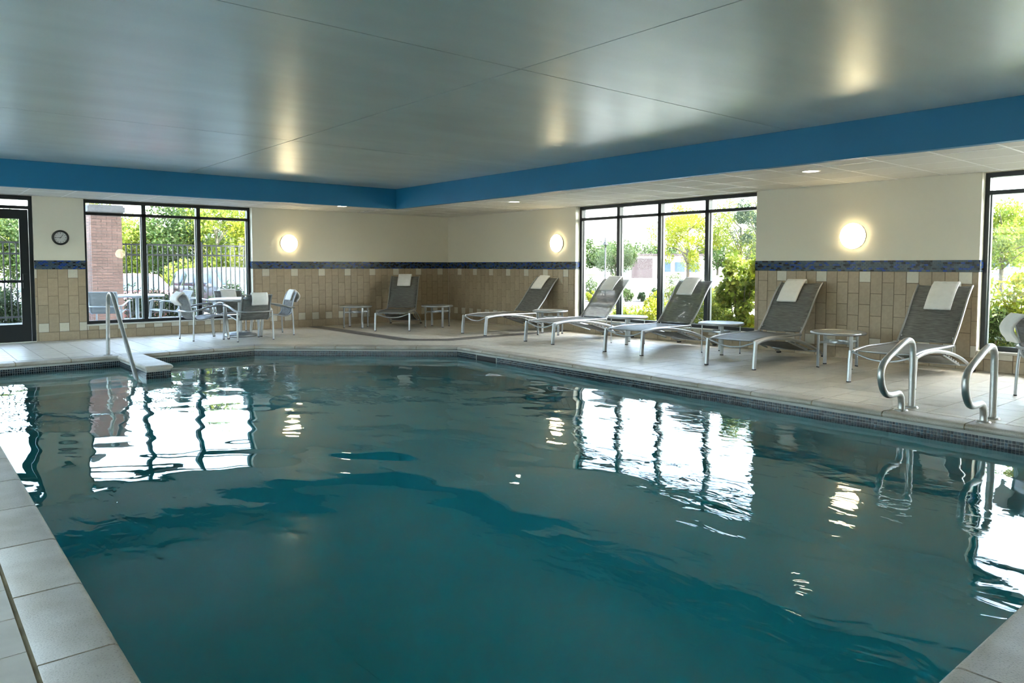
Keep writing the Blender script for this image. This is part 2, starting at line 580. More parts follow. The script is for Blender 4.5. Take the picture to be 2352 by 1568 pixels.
# ------------------------------------------------------------------ room shell
def shell():
    w = MB()                                                      # back wall, plane y = 0
    w.box(WIN_B[1], WT, 0, WT, 0, 3.1)
    w.box(DOOR_B[1], WIN_B[0], 0, WT, 0, 3.1)
    w.box(XL - WT, DOOR_B[0], 0, WT, 0, 3.1)
    w.box(WIN_B[0], WIN_B[1], 0, WT, -0.3, SILL - 0.02)
    w.box(WIN_B[0], WIN_B[1], 0, WT, ZC, 3.1)
    w.box(DOOR_B[0], DOOR_B[1], 0, WT, ZC, 3.1)
    back = tag(w.build('wall_back', 'cream_paint'), 'cream upper wall with tan tiled dado behind the patio table', kind='structure')
    w = MB()                                                      # right wall, plane x = 0
    w.box(0, WT, WIN_R1[1], 0, 0, 3.1)
    w.box(0, WT, WIN_R2[1], WIN_R1[0], 0, 3.1)
    w.box(0, WT, YF - WT, WIN_R2[0], 0, 3.1)
    for a, b in (WIN_R1, WIN_R2):
        w.box(0, WT, a, b, -0.3, SILL - 0.02)
        w.box(0, WT, a, b, ZC, 3.1)
    right = tag(w.build('wall_right', 'cream_paint'), 'cream upper wall with tan tiled dado behind the row of loungers', kind='structure')
    w = MB()
    w.box(XL - WT, XL, YF - WT, -13.6, 0, 3.1)
    w.box(XL - WT, XL, -9.4, -8.8, 0, 3.1)
    w.box(XL - WT, XL, -1.8, 0, 0, 3.1)
    w.box(XL - WT, XL, -13.6, -1.8, -0.3, SILL - 0.02)
    w.box(XL - WT, XL, -13.6, -1.8, ZC, 3.1)
    tag(w.build('wall_left', 'plain_paint'), 'plain cream wall left of the pool deck', kind='structure')
    tag(MB().box(XL, 0, YF - WT, YF, 0, 3.1).build('wall_front', 'plain_paint'), 'plain cream wall on the near side of the pool', kind='structure')
    return back, right
wall_back, wall_right = shell()

def tile_mesh_cache():
    cache = {}
    def get(axis, w, h, mname):
        key = (axis, round(w, 3), round(h, 3), mname)
        if key not in cache:
            g, t = 0.003, 0.009
            b = MB()
            e = 0.0025
            # box with a small chamfer round its face
            if axis == 'y':
                o = [(g, 0, g), (w - g, 0, g), (w - g, 0, h - g), (g, 0, h - g)]
                mid = [(p[0], -t + e, p[2]) for p in o]
                inn = [(g + e, -t, g + e), (w - g - e, -t, g + e), (w - g - e, -t, h - g - e), (g + e, -t, h - g - e)]
            else:
                o = [(0, w - g, g), (0, g, g), (0, g, h - g), (0, w - g, h - g)]
                mid = [(-t + e, p[1], p[2]) for p in o]
                inn = [(-t, w - g - e, g + e), (-t, g + e, g + e), (-t, g + e, h - g - e), (-t, w - g - e, h - g - e)]
            v = o + mid + inn
            f = [(i, (i + 1) % 4, 4 + (i + 1) % 4, 4 + i) for i in range(4)] + [(4 + i, 4 + (i + 1) % 4, 8 + (i + 1) % 4, 8 + i) for i in range(4)] + [(8, 9, 10, 11)]
            b.add(v, f)
            cache[key] = b.mesh('tile', MATS[mname])
        return cache[key]
    return get
tile_get = tile_mesh_cache()

def dado(parent, axis, lo, hi, start, cw, top, skip_first_white=None):
    """wall tiles between lo and hi (coordinate along the wall, lo<hi); 'start' is the higher-coordinate
    edge of a pale-square column; columns run downwards from it, 4 per period"""
    k0 = math.floor((start - hi) / cw) - 1
    k1 = math.ceil((start - lo) / cw) + 1
    hh = B0 / 8.0
    g = MB()
    if axis == 'y': g.box(lo, hi, -0.004, 0, 0, top)
    else: g.box(-0.004, 0, lo, hi, 0, top)
    g.build('tile_grout', 'grout_wall', parent)
    def place(a, b, z0, z1, m):
        a, b = max(a, lo), min(b, hi)
        z1 = min(z1, top)
        if b - a < 0.02 or z1 - z0 < 0.02: return
        loc = (a, -0.0005, z0) if axis == 'y' else (-0.0005, a, z0)
        put('tile', tile_get(axis, b - a, z1 - z0, m), parent, loc)
    for k in range(k0, k1):
        b = start - k * cw
        a = b - cw
        even = (k % 2 == 0)
        zs = [8, 7, 5, 3, 1] if even else [8, 6, 4, 2, 1]
        for i in range(4):
            m = 'tan_tile'
            if even and i == 0 and k % 4 == 0: m = 'pale_tile'
            if (not even) and i == 3: m = 'pale_tile'
            z1, z0 = zs[i] * hh, zs[i + 1] * hh
            if z0 < top - 0.02: place(a, b, z0, z1, m)
        if even: place(b - 2 * cw, b, 0, hh, 'tan_tile')

dado(wall_back, 'y', WIN_B[1], -0.009, -1.98, 0.1512, B0)
dado(wall_back, 'y', DOOR_B[1], WIN_B[0], -7.778, 0.1495, B0)
dado(wall_back, 'y', WIN_B[0], WIN_B[1], -7.778, 0.1495, SILL - 0.025)
dado(wall_right, 'x', WIN_R1[1], -0.009, -0.400, 0.1492, B0)
dado(wall_right, 'x', WIN_R1[0], WIN_R1[1], -0.400, 0.1492, SILL - 0.025)
dado(wall_right, 'x', WIN_R2[1], WIN_R1[0], -8.625, 0.1549, B0)
dado(wall_right, 'x', -14.2, WIN_R2[1], -8.625, 0.1549, SILL - 0.025)

def mosaic(parent, axis, lo, hi, plane=0.0, flip=1):
    """six rows of small glass bricks"""
    th = (B1 - B0) / 6.0
    tw = 0.0505
    g, t = 0.0022, 0.010
    b = MB(); gr = MB()
    for r in range(6):
        z0, z1 = B0 + r * th + g, B0 + (r + 1) * th - g
        x = lo - (r % 2) * tw * 0.5
        while x < hi:
            a, c = max(x + g, lo), min(x + tw - g, hi)
            if c - a > 0.006:
                if axis == 'y': b.box(a, c, plane - t * flip, plane, z0, z1) if flip > 0 else b.box(a, c, plane, plane + t, z0, z1)
                else: b.box(plane - t, plane, a, c, z0, z1)
            x += tw
    if axis == 'y': gr.box(lo, hi, plane - 0.006 if flip > 0 else plane, plane if flip > 0 else plane + 0.006, B0, B1)
    else: gr.box(plane - 0.006, plane, lo, hi, B0, B1)
    o = b.build('mosaic_band', 'mosaic_glass', parent)
    o['kind'] = 'stuff'
    gr.build('mosaic_grout', 'mosaic_grout', parent)
mosaic(wall_back, 'y', WIN_B[1], -0.011)
mosaic(wall_back, 'y', DOOR_B[1], WIN_B[0])
mosaic(wall_right, 'x', WIN_R1[1], -0.011)
mosaic(wall_right, 'x', WIN_R2[1], WIN_R1[0])
# the band turns into the reveals of the windows
mosaic(wall_back, 'x', 0.0, 0.118, WIN_B[1])
mosaic(wall_right, 'y', 0.0, 0.118, WIN_R1[1])
mosaic(wall_right, 'y', 0.0, 0.118, WIN_R2[1])

# ------------------------------------------------------------------ windows and door
def window(name, axis, lo, hi, mull, label, sill=SILL, base=0.0):
    """axis 'y': wall plane y=0 (opening along x); axis 'x': wall plane x=0 (opening along y)"""
    root = empty(name, ((lo + hi) / 2, 0.17, sill) if axis == 'y' else (0.17, (lo + hi) / 2, sill))
    tag(root, label, kind='structure')
    shift = base
    d0, d1 = 0.12, 0.225
    off = Vector(root.location)
    def bar(nm, a, b, z0, z1, q0=d0, q1=d1, m='black_frame'):
        mb = MB()
        if axis == 'y': mb.box(a - off.x, b - off.x, q0 - off.y, q1 - off.y, z0 - off.z, z1 - off.z)
        else: mb.box(q0 - off.x, q1 - off.x, a - off.y, b - off.y, z0 - off.z, z1 - off.z)
        return mb.build(nm, m, root)
    zt = ZC - 0.005
    zr0, zr1 = 2.165, 2.215
    bar('frame_rail', lo, hi, sill, sill + 0.055)
    bar('frame_rail', lo, hi, zt - 0.055, zt)
    bar('frame_stile', lo, lo + 0.05, sill + 0.055, zt - 0.055)
    bar('frame_stile', hi - 0.05, hi, sill + 0.055, zt - 0.055)
    bar('transom_bar', lo + 0.05, hi - 0.05, zr0, zr1)
    edges = [lo + 0.05] + list(mull) + [hi - 0.05]
    for x in mull:
        bar('mullion', x - 0.035, x + 0.035, sill + 0.055, zt - 0.055)
    for i in range(len(edges) - 1):
        a = edges[i] + (0.035 if i else 0)
        b = edges[i + 1] - (0.035 if i < len(edges) - 2 else 0)
        bar('pane', a, b, sill + 0.055, zr0, 0.168, 0.176, 'window_glass')
        bar('pane', a, b, zr1, zt - 0.055, 0.168, 0.176, 'window_glass')
        # pale glazing gaskets on the outer half of the deep frame
        for xx in (a, b - 0.012):
            bar('glazing_bead', xx, xx + 0.012, sill + 0.055, zr0, 0.178, 0.224, 'frame_light')
    bar('window_sill', lo, hi, sill - 0.02, sill, -0.012, 0.25, 'sill_metal')
    root.location.x += base
    return root
window('window_1', 'y', WIN_B[0], WIN_B[1], (-6.68, -5.72), 'black framed window behind the patio table, brick pier outside')
window('window_2', 'x', WIN_R1[0], WIN_R1[1], (-7.265, -6.275, -5.315), 'wide black framed four light window behind the loungers')
window('window_3', 'x', WIN_R2[0], WIN_R2[1], (-14.4, -13.38, -12.36), 'black framed window at the right edge of the picture')
window('added_window_4', 'x', -8.8, -1.8, (-7.0, -5.3, -3.5), 'added unseen black framed window in the left-hand wall by the steps, brings in extra daylight', base=XL - 0.345)  # out of view, added to let more daylight into the room
window('added_window_5', 'x', -13.6, -9.4, (-12.2, -10.8), 'added unseen black framed window in the left-hand wall by the deep end, brings in extra daylight', base=XL - 0.345)  # second added opening out of view, lights the near end

def door():
    root = empty('door_1', ((DOOR_B[0] + DOOR_B[1]) / 2, 0.1, 0))
    tag(root, 'black aluminium glazed exit door beside the wall clock', kind='structure')
    o = root.location
    def bar(nm, a, b, z0, z1, q0, q1, m='black_frame', par=None):
        return MB().box(a - o.x, b - o.x, q0 - o.y, q1 - o.y, z0, z1).build(nm, m, par or root)
    lo, hi = DOOR_B
    bar('frame_stile', hi - 0.055, hi, 0, ZC - 0.005, 0.03, 0.14)
    bar('frame_stile', lo, lo + 0.055, 0, ZC - 0.005, 0.03, 0.14)
    bar('frame_rail', lo + 0.055, hi - 0.055, 2.365, ZC - 0.005, 0.03, 0.14)
    bar('frame_rail', lo + 0.055, hi - 0.055, 2.215, 2.265, 0.03, 0.14)
    bar('pane', lo + 0.055, hi - 0.055, 2.265, 2.365, 0.08, 0.088, 'window_glass')
    a, b = lo + 0.06, hi - 0.06
    bar('door_stile', b - 0.125, b, 0.012, 2.205, 0.06, 0.105)
    bar('door_stile', a, a + 0.125, 0.012, 2.205, 0.06, 0.105)
    bar('door_rail', a + 0.125, b - 0.125, 2.05, 2.205, 0.06, 0.105)
    bar('door_rail', a + 0.125, b - 0.125, 0.012, 0.30, 0.06, 0.105)
    bar('pane', a + 0.125, b - 0.125, 0.30, 2.05, 0.078, 0.086, 'window_glass')
    pb = bar('push_bar', a + 0.02, b - 0.10, 0.995, 1.04, -0.005, 0.03)
    bar('latch_box', b - 0.10, b - 0.03, 0.90, 1.14, 0.0, 0.06, 'black_frame', pb)
    bar('latch_box', a + 0.02, a + 0.09, 0.96, 1.08, 0.028, 0.06, 'black_frame', pb)
    bar('threshold', lo, hi, 0.0, 0.012, 0.0, 0.2, 'sill_metal')
door()

# ------------------------------------------------------------------ ceilings
def ceilings():
    up = MB().box(XL, SX, YF, SY, ZU + 0.02, ZU + 0.2).build('ceiling', 'ceiling_gap')
    tag(up, 'satin grey green raised ceiling above the pool', kind='structure')
    xs = [XL, -10.75, -6.45, SX]
    ys = [YF, -14.46, -10.18, -5.90, SY]
    for i in range(3):
        for j in range(4):
            g = 0.006
            MB().box(xs[i] + g, xs[i + 1] - g, ys[j] + g, ys[j + 1] - g, ZU, ZU + 0.02).build('ceiling_panel', 'ceiling_satin', up)
    fas = MB()
    fas.box(SX, SX + 0.1, YF, SY, ZC - 0.02, ZU + 0.2)
    fas.box(XL, SX + 0.1, SY, SY + 0.1, ZC - 0.02, ZU + 0.2)
    tag(fas.build('trim_1', 'soffit_blue'), 'deep blue fascia round the raised ceiling', kind='structure')
    so = MB()
    so.box(SX + 0.1, 0, YF, 0, ZC + 0.012, ZC + 0.06)
    so.box(XL, SX + 0.1, SY + 0.1, 0, ZC + 0.012, ZC + 0.06)
    soffit = tag(so.build('ceiling_soffit', 'ceiling_gap'), 'low white tiled soffit ceiling along the window walls', kind='structure')
    cache = {}
    def tile(x0, x1, y0, y1, dz=0.0, tilt=0.0):
        g = 0.009
        w, h = round(x1 - x0 - 2 * g, 3), round(y1 - y0 - 2 * g, 3)
        if w < 0.03 or h < 0.03: return
        if (w, h) not in cache:
            cache[(w, h)] = MB().box(0, w, 0, h, 0, 0.012).mesh('ceiling_tile', M['acoustic_tile'])
        o = put('ceiling_tile', cache[(w, h)], soffit, (x0 + g, y0 + g, ZC + dz))
        o.rotation_euler = (tilt, 0, 0)
    P = 0.607
    xr = [SX + 0.112, -1.925, -1.318, -0.711, -0.104, 0.0]
    yr = [-11.54 + P * k for k in range(-9, 25)]
    yr = [y for y in yr if YF < y < -0.05] + [0.0]
    yr = [YF] + yr
    bars = MB()
    for i in range(len(xr) - 1):
        for j in range(len(yr) - 1):
            odd = random.random() < 0.12
            tile(xr[i], xr[i + 1], yr[j], yr[j + 1], 0.004 if odd else 0.0)
    for x in xr[:-1]: bars.box(x - 0.011, x + 0.011, YF, 0, ZC - 0.001, ZC + 0.012)
    for y in yr[1:-1]: bars.box(SX + 0.1, 0, y - 0.011, y + 0.011, ZC - 0.0015, ZC + 0.012)
    xl = [SX - 0.036 - P * k for k in range(0, 18)]
    xl = [x for x in xl if x > XL] + [XL]
    yl = [SY + 0.112, -0.93, -0.32, 0.0]
    for i in range(len(xl) - 1):
        for j in range(len(yl) - 1):
            odd = random.random() < 0.12
            tile(xl[i + 1], xl[i], yl[j], yl[j + 1], 0.004 if odd else 0.0)
    for x in xl[:-1]: bars.box(x - 0.011, x + 0.011, SY + 0.1, 0, ZC - 0.001, ZC + 0.012)
    for y in yl[:-1]: bars.box(XL, SX + 0.15, y - 0.011, y + 0.011, ZC - 0.0015, ZC + 0.012)
    bars.build('ceiling_grid', 'tbar_white', soffit)
    # unseen eaves and upper storey, sized to keep sun off the windows and patio
    roof = MB()
    roof.box(XL - 0.9, 1.8, YF - 1.0, 0.7, 3.11, 3.4)
    roof.box(XL - 0.2, 0.2, YF - 0.2, 0.2, 3.4, 14.0)
    tag(roof.build('roof', 'building_tan'), 'unseen upper storey and eaves above the pool room, shaped to block the sun', kind='structure')
ceilings()

# ------------------------------------------------------------------ deck
def deck():
    outer = [(XL, YF), (0.0, YF), (0.0, 0.0), (XL, 0.0)]
    inner = offset_poly(POOL, 0.05)
    bm = bmesh.new()
    def ring(pts):
        vs = [bm.verts.new((p[0], p[1], -0.008)) for p in pts]
        return [bm.edges.new((vs[i], vs[(i + 1) % len(vs)])) for i in range(len(vs))]
    es = ring(outer) + ring(inner)
    bmesh.ops.triangle_fill(bm, use_beauty=True, use_dissolve=False, edges=es)
    for f in bm.faces:
        f.normal_update()
        if f.normal.z < 0: f.normal_flip()
    me = bpy.data.meshes.new('floor')
    bm.to_mesh(me); bm.free()
    me.materials.append(M['deck_grout'])
    fl = tag(put('floor', me), 'pale tiled pool deck around the water', kind='structure')
    cop = offset_poly(POOL, 0.257)
    I1, I2, O1, O2 = (-3.29, -3.55), (-2.80, -3.93), (-3.60, -3.70), (-2.96, -4.24)
    Q = [[(-3.60, 0.0), O1, I1, (-3.28, 0.0)], [O1, O2, I2, I1], [O2, (0.0, -4.24), (0.0, -3.93), I2]]
    Q = [q if area(q) > 0 else q[::-1] for q in Q]
    T = 0.305
    pieces, dark = [], []
    x = -0.13
    xs = [0.0]
    while x > XL:
        xs.append(x); x -= T
    xs.append(XL)
    y = -0.10
    ys = [0.0]
    while y > YF:
        ys.append(y); y -= T
    ys.append(YF)
    g = 0.003
    camxy = (-10.21, -14.57)
    for i in range(len(xs) - 1):
        for j in range(len(ys) - 1):
            cell = [(xs[i + 1] + g, ys[j + 1] + g), (xs[i] - g, ys[j + 1] + g), (xs[i] - g, ys[j] - g), (xs[i + 1] + g, ys[j] - g)]
            cx, cy = (xs[i] + xs[i + 1]) / 2, (ys[j] + ys[j + 1]) / 2
            if cy < -15.3 or cx < -11.6: continue
            rem = subtract(cell, cop)
            for q in Q:
                nxt = []
                for r in rem:
                    d = inside(r, q)
                    if d: dark.append((d, cx, cy))
                    nxt += subtract(r, q)
                rem = nxt
            for r in rem: pieces.append((r, cx, cy))
    def dist(c): return math.hypot(c[1] - camxy[0], c[2] - camxy[1])
    def visible(c):
        dx, dy = c[1] - camxy[0], c[2] - camxy[1]
        fwd = dx * 0.644 + dy * 0.765
        sd = dx * 0.765 - dy * 0.644
        return fwd > 0.8 and abs(sd) < fwd * 0.75 + 0.2
    vis = sorted([p for p in pieces if visible(p)], key=dist)
    near, rest = vis[:280], vis[280:] + [p for p in pieces if not visible(p)]
    cache = {}
    for poly, cx, cy in near:
        poly = poly if area(poly) > 0 else poly[::-1]
        x0, y0 = min(p[0] for p in poly), min(p[1] for p in poly)
        key = tuple((round(p[0] - x0, 3), round(p[1] - y0, 3)) for p in poly)
        if key not in cache: cache[key] = MB().prism([tuple(k) for k in key], -0.008, 0.0).mesh('deck_tile', M['deck_tile'])
        put('deck_tile', cache[key], fl, (x0, y0, random.uniform(-0.0006, 0.0004)))
    mb = MB()
    for poly, cx, cy in rest: mb.prism(poly, -0.008, random.uniform(-0.0006, 0.0004))
    o = mb.build('far_deck_tiles', 'deck_tile', fl); o['kind'] = 'stuff'
    for poly, cx, cy in dark:
        MB().prism(poly, -0.008, 0.0002).build('dark_deck_tile', 'dark_deck_tile', fl)
deck()

# ------------------------------------------------------------------ swimming pool
def pool():
    root = empty('swimming_pool', (-6.5, -8.3, 0))
    tag(root, 'indoor swimming pool with pale stone coping and dark mosaic waterline', 'swimming pool')
    O = Vector(root.location)
    def B(mb, nm, m, par=None): 
        mb.v = [(p[0] - O.x, p[1] - O.y, p[2]) for p in mb.v]
        return mb.build(nm, m, par or root)
    n = len(POOL)
    # basin
    wl = offset_poly(POOL, 0.03)
    mb = MB()
    zb = -1.25
    for i in range(n):
        a, b = wl[i], wl[(i + 1) % n]
        mb.add([(a[0], a[1], -0.055), (b[0], b[1], -0.055), (b[0], b[1], zb), (a[0], a[1], zb)], [(0, 1, 2, 3)])
    mb.add([(p[0], p[1], zb) for p in wl], [tuple(range(n))])
    basin = B(mb, 'basin', 'plaster')
    # coping stones, each its own stone with a rounded nose
    prof = [(0.243, -0.006), (0.240, 0.0), (0.034, 0.0), (0.018, -0.003), (0.007, -0.011), (0.001, -0.024), (0.001, -0.036), (0.008, -0.049), (0.03, -0.056), (0.243, -0.056)]
    offs = {o: offset_poly(POOL, o) for o, z in prof}
    gb = MB()
    for i in range(n):
        A, Bv = Vector(POOL[i]), Vector(POOL[(i + 1) % n])
        d = (Bv - A); Ln = d.length; d.normalize()
        nr = Vector((d.y, -d.x))
        cnt = max(1, round(Ln / 0.643))
        js = [Ln * k / cnt for k in range(cnt + 1)]
        for k in range(cnt):
            def end(kk, s):
                pts = []
                for o, z in prof:
                    if kk == 0: p = Vector(offs[o][i]) + d * 0.003
                    elif kk == cnt: p = Vector(offs[o][(i + 1) % n]) - d * 0.003
                    else: p = A + d * (js[kk] + s * 0.0055) + nr * o
                    pts.append((p.x, p.y, z + 0.0))
                return pts
            e0, e1 = end(k, 1), end(k + 1, -1)
            m = len(prof)
            mb = MB()
            fs = [(q, q + 1, m + q + 1, m + q) for q in range(m - 1)] + [(m - 1, 0, m, 2 * m - 1)]
            mb.add(e0 + e1, fs, True)
            mb.add(e0, [tuple(range(m))]); mb.add(e1, [tuple(range(m - 1, -1, -1))])
            st = B(mb, 'coping_stone', 'coping_stone')
            dz = random.uniform(-0.0008, 0.0008)
            st.location.z = dz
        pr2 = [(0.28, -0.0025), (0.02, -0.006), (0.006, -0.02), (0.006, -0.04), (0.03, -0.054)]
        o2 = [offset_poly(POOL, o) for o, z in pr2]
        v = [(o2[q][i][0], o2[q][i][1], pr2[q][1]) for q in range(5)] + [(o2[q][(i + 1) % n][0], o2[q][(i + 1) % n][1], pr2[q][1]) for q in range(5)]
        gb.add(v, [(q, q + 1, 5 + q + 1, 5 + q) for q in range(4)])
    B(gb, 'coping_grout', 'coping_grout')
    # waterline mosaic
    tz = 0.0262
    tiles, grout = MB(), MB()
    def strip(a, b, nrm, z_top=-0.080, rows=8, skip=None):
        a, b = Vector(a), Vector(b)
        d = (b - a); Ln = d.length; d.normalize()
        c = max(1, int(Ln / tz)); w = Ln / c
        g = 0.0022
        p0, p1 = a + nrm * 0.002, b + nrm * 0.002
        grout.add([(p0.x, p0.y, z_top + 0.0245), (p1.x, p1.y, z_top + 0.0245), (p1.x, p1.y, z_top - rows * tz), (p0.x, p0.y, z_top - rows * tz)], [(0, 1, 2, 3)])
        grout.add([(p0.x, p0.y, z_top + 0.0245), (p1.x, p1.y, z_top + 0.0245), (b.x, b.y, z_top + 0.0245), (a.x, a.y, z_top + 0.0245)], [(0, 1, 2, 3)])
        for k in range(c):
            s0, s1 = k * w + g, (k + 1) * w - g
            if skip and s1 > skip[0] and s0 < skip[1]: continue
            q0, q1 = a + d * s0, a + d * s1
            r0, r1 = q0 + nrm * 0.006, q1 + nrm * 0.006
            for r in range(rows):
                z1, z0 = z_top - r * tz - g, z_top - (r + 1) * tz + g
                tiles.add([(q0.x, q0.y, z0), (q1.x, q1.y, z0), (q1.x, q1.y, z1), (q0.x, q0.y, z1), (r0.x, r0.y, z0), (r1.x, r1.y, z0), (r1.x, r1.y, z1), (r0.x, r0.y, z1)],
                          [(4, 5, 6, 7), (0, 1, 5, 4), (3, 7, 6, 2), (0, 4, 7, 3), (1, 2, 6, 5)])
    for i in range(n):
        a, b = Vector(wl[i]), Vector(wl[(i + 1) % n])
        d = (b - a).normalized()
        inn = Vector((-d.y, d.x))
        sk = None
        if i == 1: sk = ((b - a).length - 1.02, (b - a).length - 0.50)
        if i in (1, 2, 3): strip(a, b, inn, skip=sk)
        else: strip(a, b, inn, rows=4)
    # skimmer mouth in the right-hand side
    a, b = Vector(wl[1]), Vector(wl[2])
    d = (b - a).normalized(); inn = Vector((-d.y, d.x)); Ln = (b - a).length
    p0, p1 = a + d * (Ln - 1.02), a + d * (Ln - 0.50)
    sk = MB()
    def q(p, o, z): r = p + inn * o; return (r.x, r.y, z)
    fr = 0.018
    for (u0, u1, z0, z1) in ((0, 0.52, -0.085, -0.085 + fr), (0, 0.52, -0.27, -0.27 + fr), (0, fr, -0.27, -0.067), (0.52 - fr, 0.52, -0.27, -0.067)):
        A0, A1 = p0 + d * u0, p0 + d * u1
        sk.add([q(A0, 0.0, z0), q(A1, 0.0, z0), q(A1, 0.0, z1), q(A0, 0.0, z1), q(A0, 0.009, z0), q(A1, 0.009, z0), q(A1, 0.009, z1), q(A0, 0.009, z1)],
               [(4, 5, 6, 7), (0, 1, 5, 4), (3, 7, 6, 2), (0, 4, 7, 3), (1, 2, 6, 5)])
    skf = B(sk, 'skimmer_frame', 'pool_mosaic_grout')
    sm = MB()
    sm.add([q(p0, 0.0045, -0.27), q(p1, 0.0045, -0.27), q(p1, 0.0045, -0.07), q(p0, 0.0045, -0.07), q(p0, 0.001, -0.27), q(p1, 0.001, -0.27), q(p1, 0.001, -0.07), q(p0, 0.001, -0.07)], [(0, 1, 2, 3), (7, 6, 5, 4), (3, 2, 6, 7)])
    B(sm, 'skimmer_mouth', 'rubber')
    # peninsula wall beside the steps
    x0, x1, y0, y1 = -7.81, -7.46, -4.43, -2.95
    pen = MB().box(x0 + 0.03, x1 - 0.03, y0 + 0.03, y1, zb, -0.055)
    B(pen, 'peninsula_wall', 'plaster')
    strip((x0 + 0.03, y1), (x0 + 0.03, y0 + 0.03), Vector((-1, 0)))
    strip((x0 + 0.03, y0 + 0.03), (x1 - 0.03, y0 + 0.03), Vector((0, -1)))
    strip((x1 - 0.03, y0 + 0.03), (x1 - 0.03, y1), Vector((1, 0)))
    t = B(tiles, 'waterline_mosaic', 'pool_mosaic'); t['kind'] = 'stuff'
    B(grout, 'mosaic_grout', 'pool_mosaic_grout')
    for k in range(3):                                            # three capping stones, rounded all along the edge
        ya = y0 + (y1 - y0) * k / 3.0 + (0.003 if k else 0)
        yb = y0 + (y1 - y0) * (k + 1) / 3.0 - 0.003
        rows = []
        half = [(0.0, -0.03), (0.001, -0.022), (0.007, -0.010), (0.018, -0.002), (0.034, 0.001)]
        cs = [(x0 + o + 0.0, z) for o, z in half] + [(x1 - o, z) for o, z in half[::-1]] + [(x1 - 0.008, -0.05), (x1 - 0.03, -0.056), (x0 + 0.03, -0.056), (x0 + 0.008, -0.05)]
        m = len(cs)
        ysn = [(ya + 0.0, 0.03), (ya + 0.007, 0.012), (ya + 0.02, 0.004), (ya + 0.036, 0.0), (yb, 0.0)] if k == 0 else [(ya, 0.0), (yb, 0.0)]
        mb = MB()
        v = []
        for yy, sh in ysn:
            for xx, zz in cs: v.append((xx + (sh if xx < (x0 + x1) / 2 else -sh) * 0.6, yy, zz - sh * 0.7 if zz > -0.02 else zz))
        f = []
        for r in range(len(ysn) - 1):
            for c in range(m):
                f.append((r * m + c, r * m + (c + 1) % m, (r + 1) * m + (c + 1) % m, (r + 1) * m + c))
        mb.add(v, f, True)
        mb.add(v[:m], [tuple(range(m - 1, -1, -1))]); mb.add(v[-m:], [tuple(range(m))])
        B(mb, 'coping_stone', 'coping_stone')
    # steps into the water, left of the peninsula
    for k, (yy, zz) in enumerate(((-3.45, -0.38), (-3.85, -0.62), (-4.25, -0.87))):
        s = B(MB().box(-9.68, x0 + 0.03, yy, -2.96, zb + 0.001, zz), 'step', 'step_plaster')
        B(MB().box(-9.68, x0 + 0.03, yy - 0.004, yy + 0.05, zz - 0.03, zz + 0.004), 'step_nosing', 'tbar_white', s).location = (0, 0, 0)
pool()

def water():
    x0, x1, y0, y1 = -9.72, -3.33, -13.78, -2.88
    st = 0.045
    xs = np.arange(x0, x1 + st, st); ys = np.arange(y0, y1 + st, st)
    X, Y = np.meshgrid(xs, ys)
    Z = np.zeros_like(X)
    r = np.random.default_rng(5)
    for k in range(46):
        lam = 0.22 * (6.0 ** r.random())
        th = r.normal(0.9, 0.75)
        ph = r.random() * 2 * PI
        amp = 0.00092 * lam * (0.5 + r.random())
        kx, ky = 2 * PI / lam * math.cos(th), 2 * PI / lam * math.sin(th)
        cxm, cym = r.uniform(x0, x1), r.uniform(-9.5, y1)
        env = 0.17 + 1.0 * np.exp(-(((X - cxm) / 2.2) ** 2 + ((Y - cym) / 2.4) ** 2))
        Z += amp * env * np.sin(kx * X + ky * Y + ph)
    Z += ZW
    n, m = X.shape
    V = np.stack([X, Y, Z], -1).reshape(-1, 3)
    idx = np.arange(n * m).reshape(n, m)
    F = np.stack([idx[:-1, :-1], idx[:-1, 1:], idx[1:, 1:], idx[1:, :-1]], -1).reshape(-1, 4)
    # closed body below
    base = len(V)
    rim = list(idx[0, :]) + list(idx[1:, -1]) + list(idx[-1, -2::-1]) + list(idx[-2:0:-1, 0])
    low = [(V[i][0], V[i][1], -1.3) for i in rim]
    k = len(rim)
    faces = [tuple(f) for f in F.tolist()]
    faces += [(rim[(i + 1) % k], rim[i], base + i, base + (i + 1) % k) for i in range(k)]
    faces.append(tuple(base + i for i in range(k - 1, -1, -1)))
    me = bpy.data.meshes.new('pool_water')
    me.from_pydata([tuple(p) for p in V.tolist()] + low, [], faces)
    sm = [True] * len(F) + [False] * (k + 1)
    me.polygons.foreach_set('use_smooth', sm)
    me.materials.append(M['pool_water'])
    o = put('pool_water', me)
    tag(o, 'rippled teal water filling the swimming pool', 'water', kind='stuff')
water()

# ------------------------------------------------------------------ rails
def escutcheon(par, x, y):
    MB().lathe([(0.0, 0.016), (0.034, 0.016), (0.05, 0.013), (0.056, 0.006), (0.057, 0.0)], (x, y, 0.0), seg=24).build('base_flange', 'steel', par)

def grab_rail(y, label):
    root = empty('grab_rail', (-3.24, y, 0))
    tag(root, label, 'grab rail', 'steel grab rails at the pool edge')
    pts = [(-3.35, 0.0), (-3.348, 0.06), (-3.37, 0.13), (-3.43, 0.165), (-3.52, 0.165), (-3.62, 0.17), (-3.70, 0.20), (-3.76, 0.27),
           (-3.785, 0.36), (-3.755, 0.435), (-3.68, 0.485), (-3.55, 0.535), (-3.40, 0.59), (-3.27, 0.622), (-3.18, 0.605), (-3.14, 0.54), (-3.132, 0.42), (-3.13, 0.2), (-3.13, 0.0)]
    path = smoothpath([(a + 3.24, 0, z) for a, z in pts], 4)
    MB().tube(path, 0.0285, seg=16, up=(0, 1, 0)).build('rail_tube', 'steel', root)
    escutcheon(root, -0.11, 0); escutcheon(root, 0.11, 0)
grab_rail(-11.81, 'curved steel grab rail on the coping, in front of the lounger nearest the camera')
grab_rail(-12.46, 'curved steel grab rail nearest the right edge of the picture')

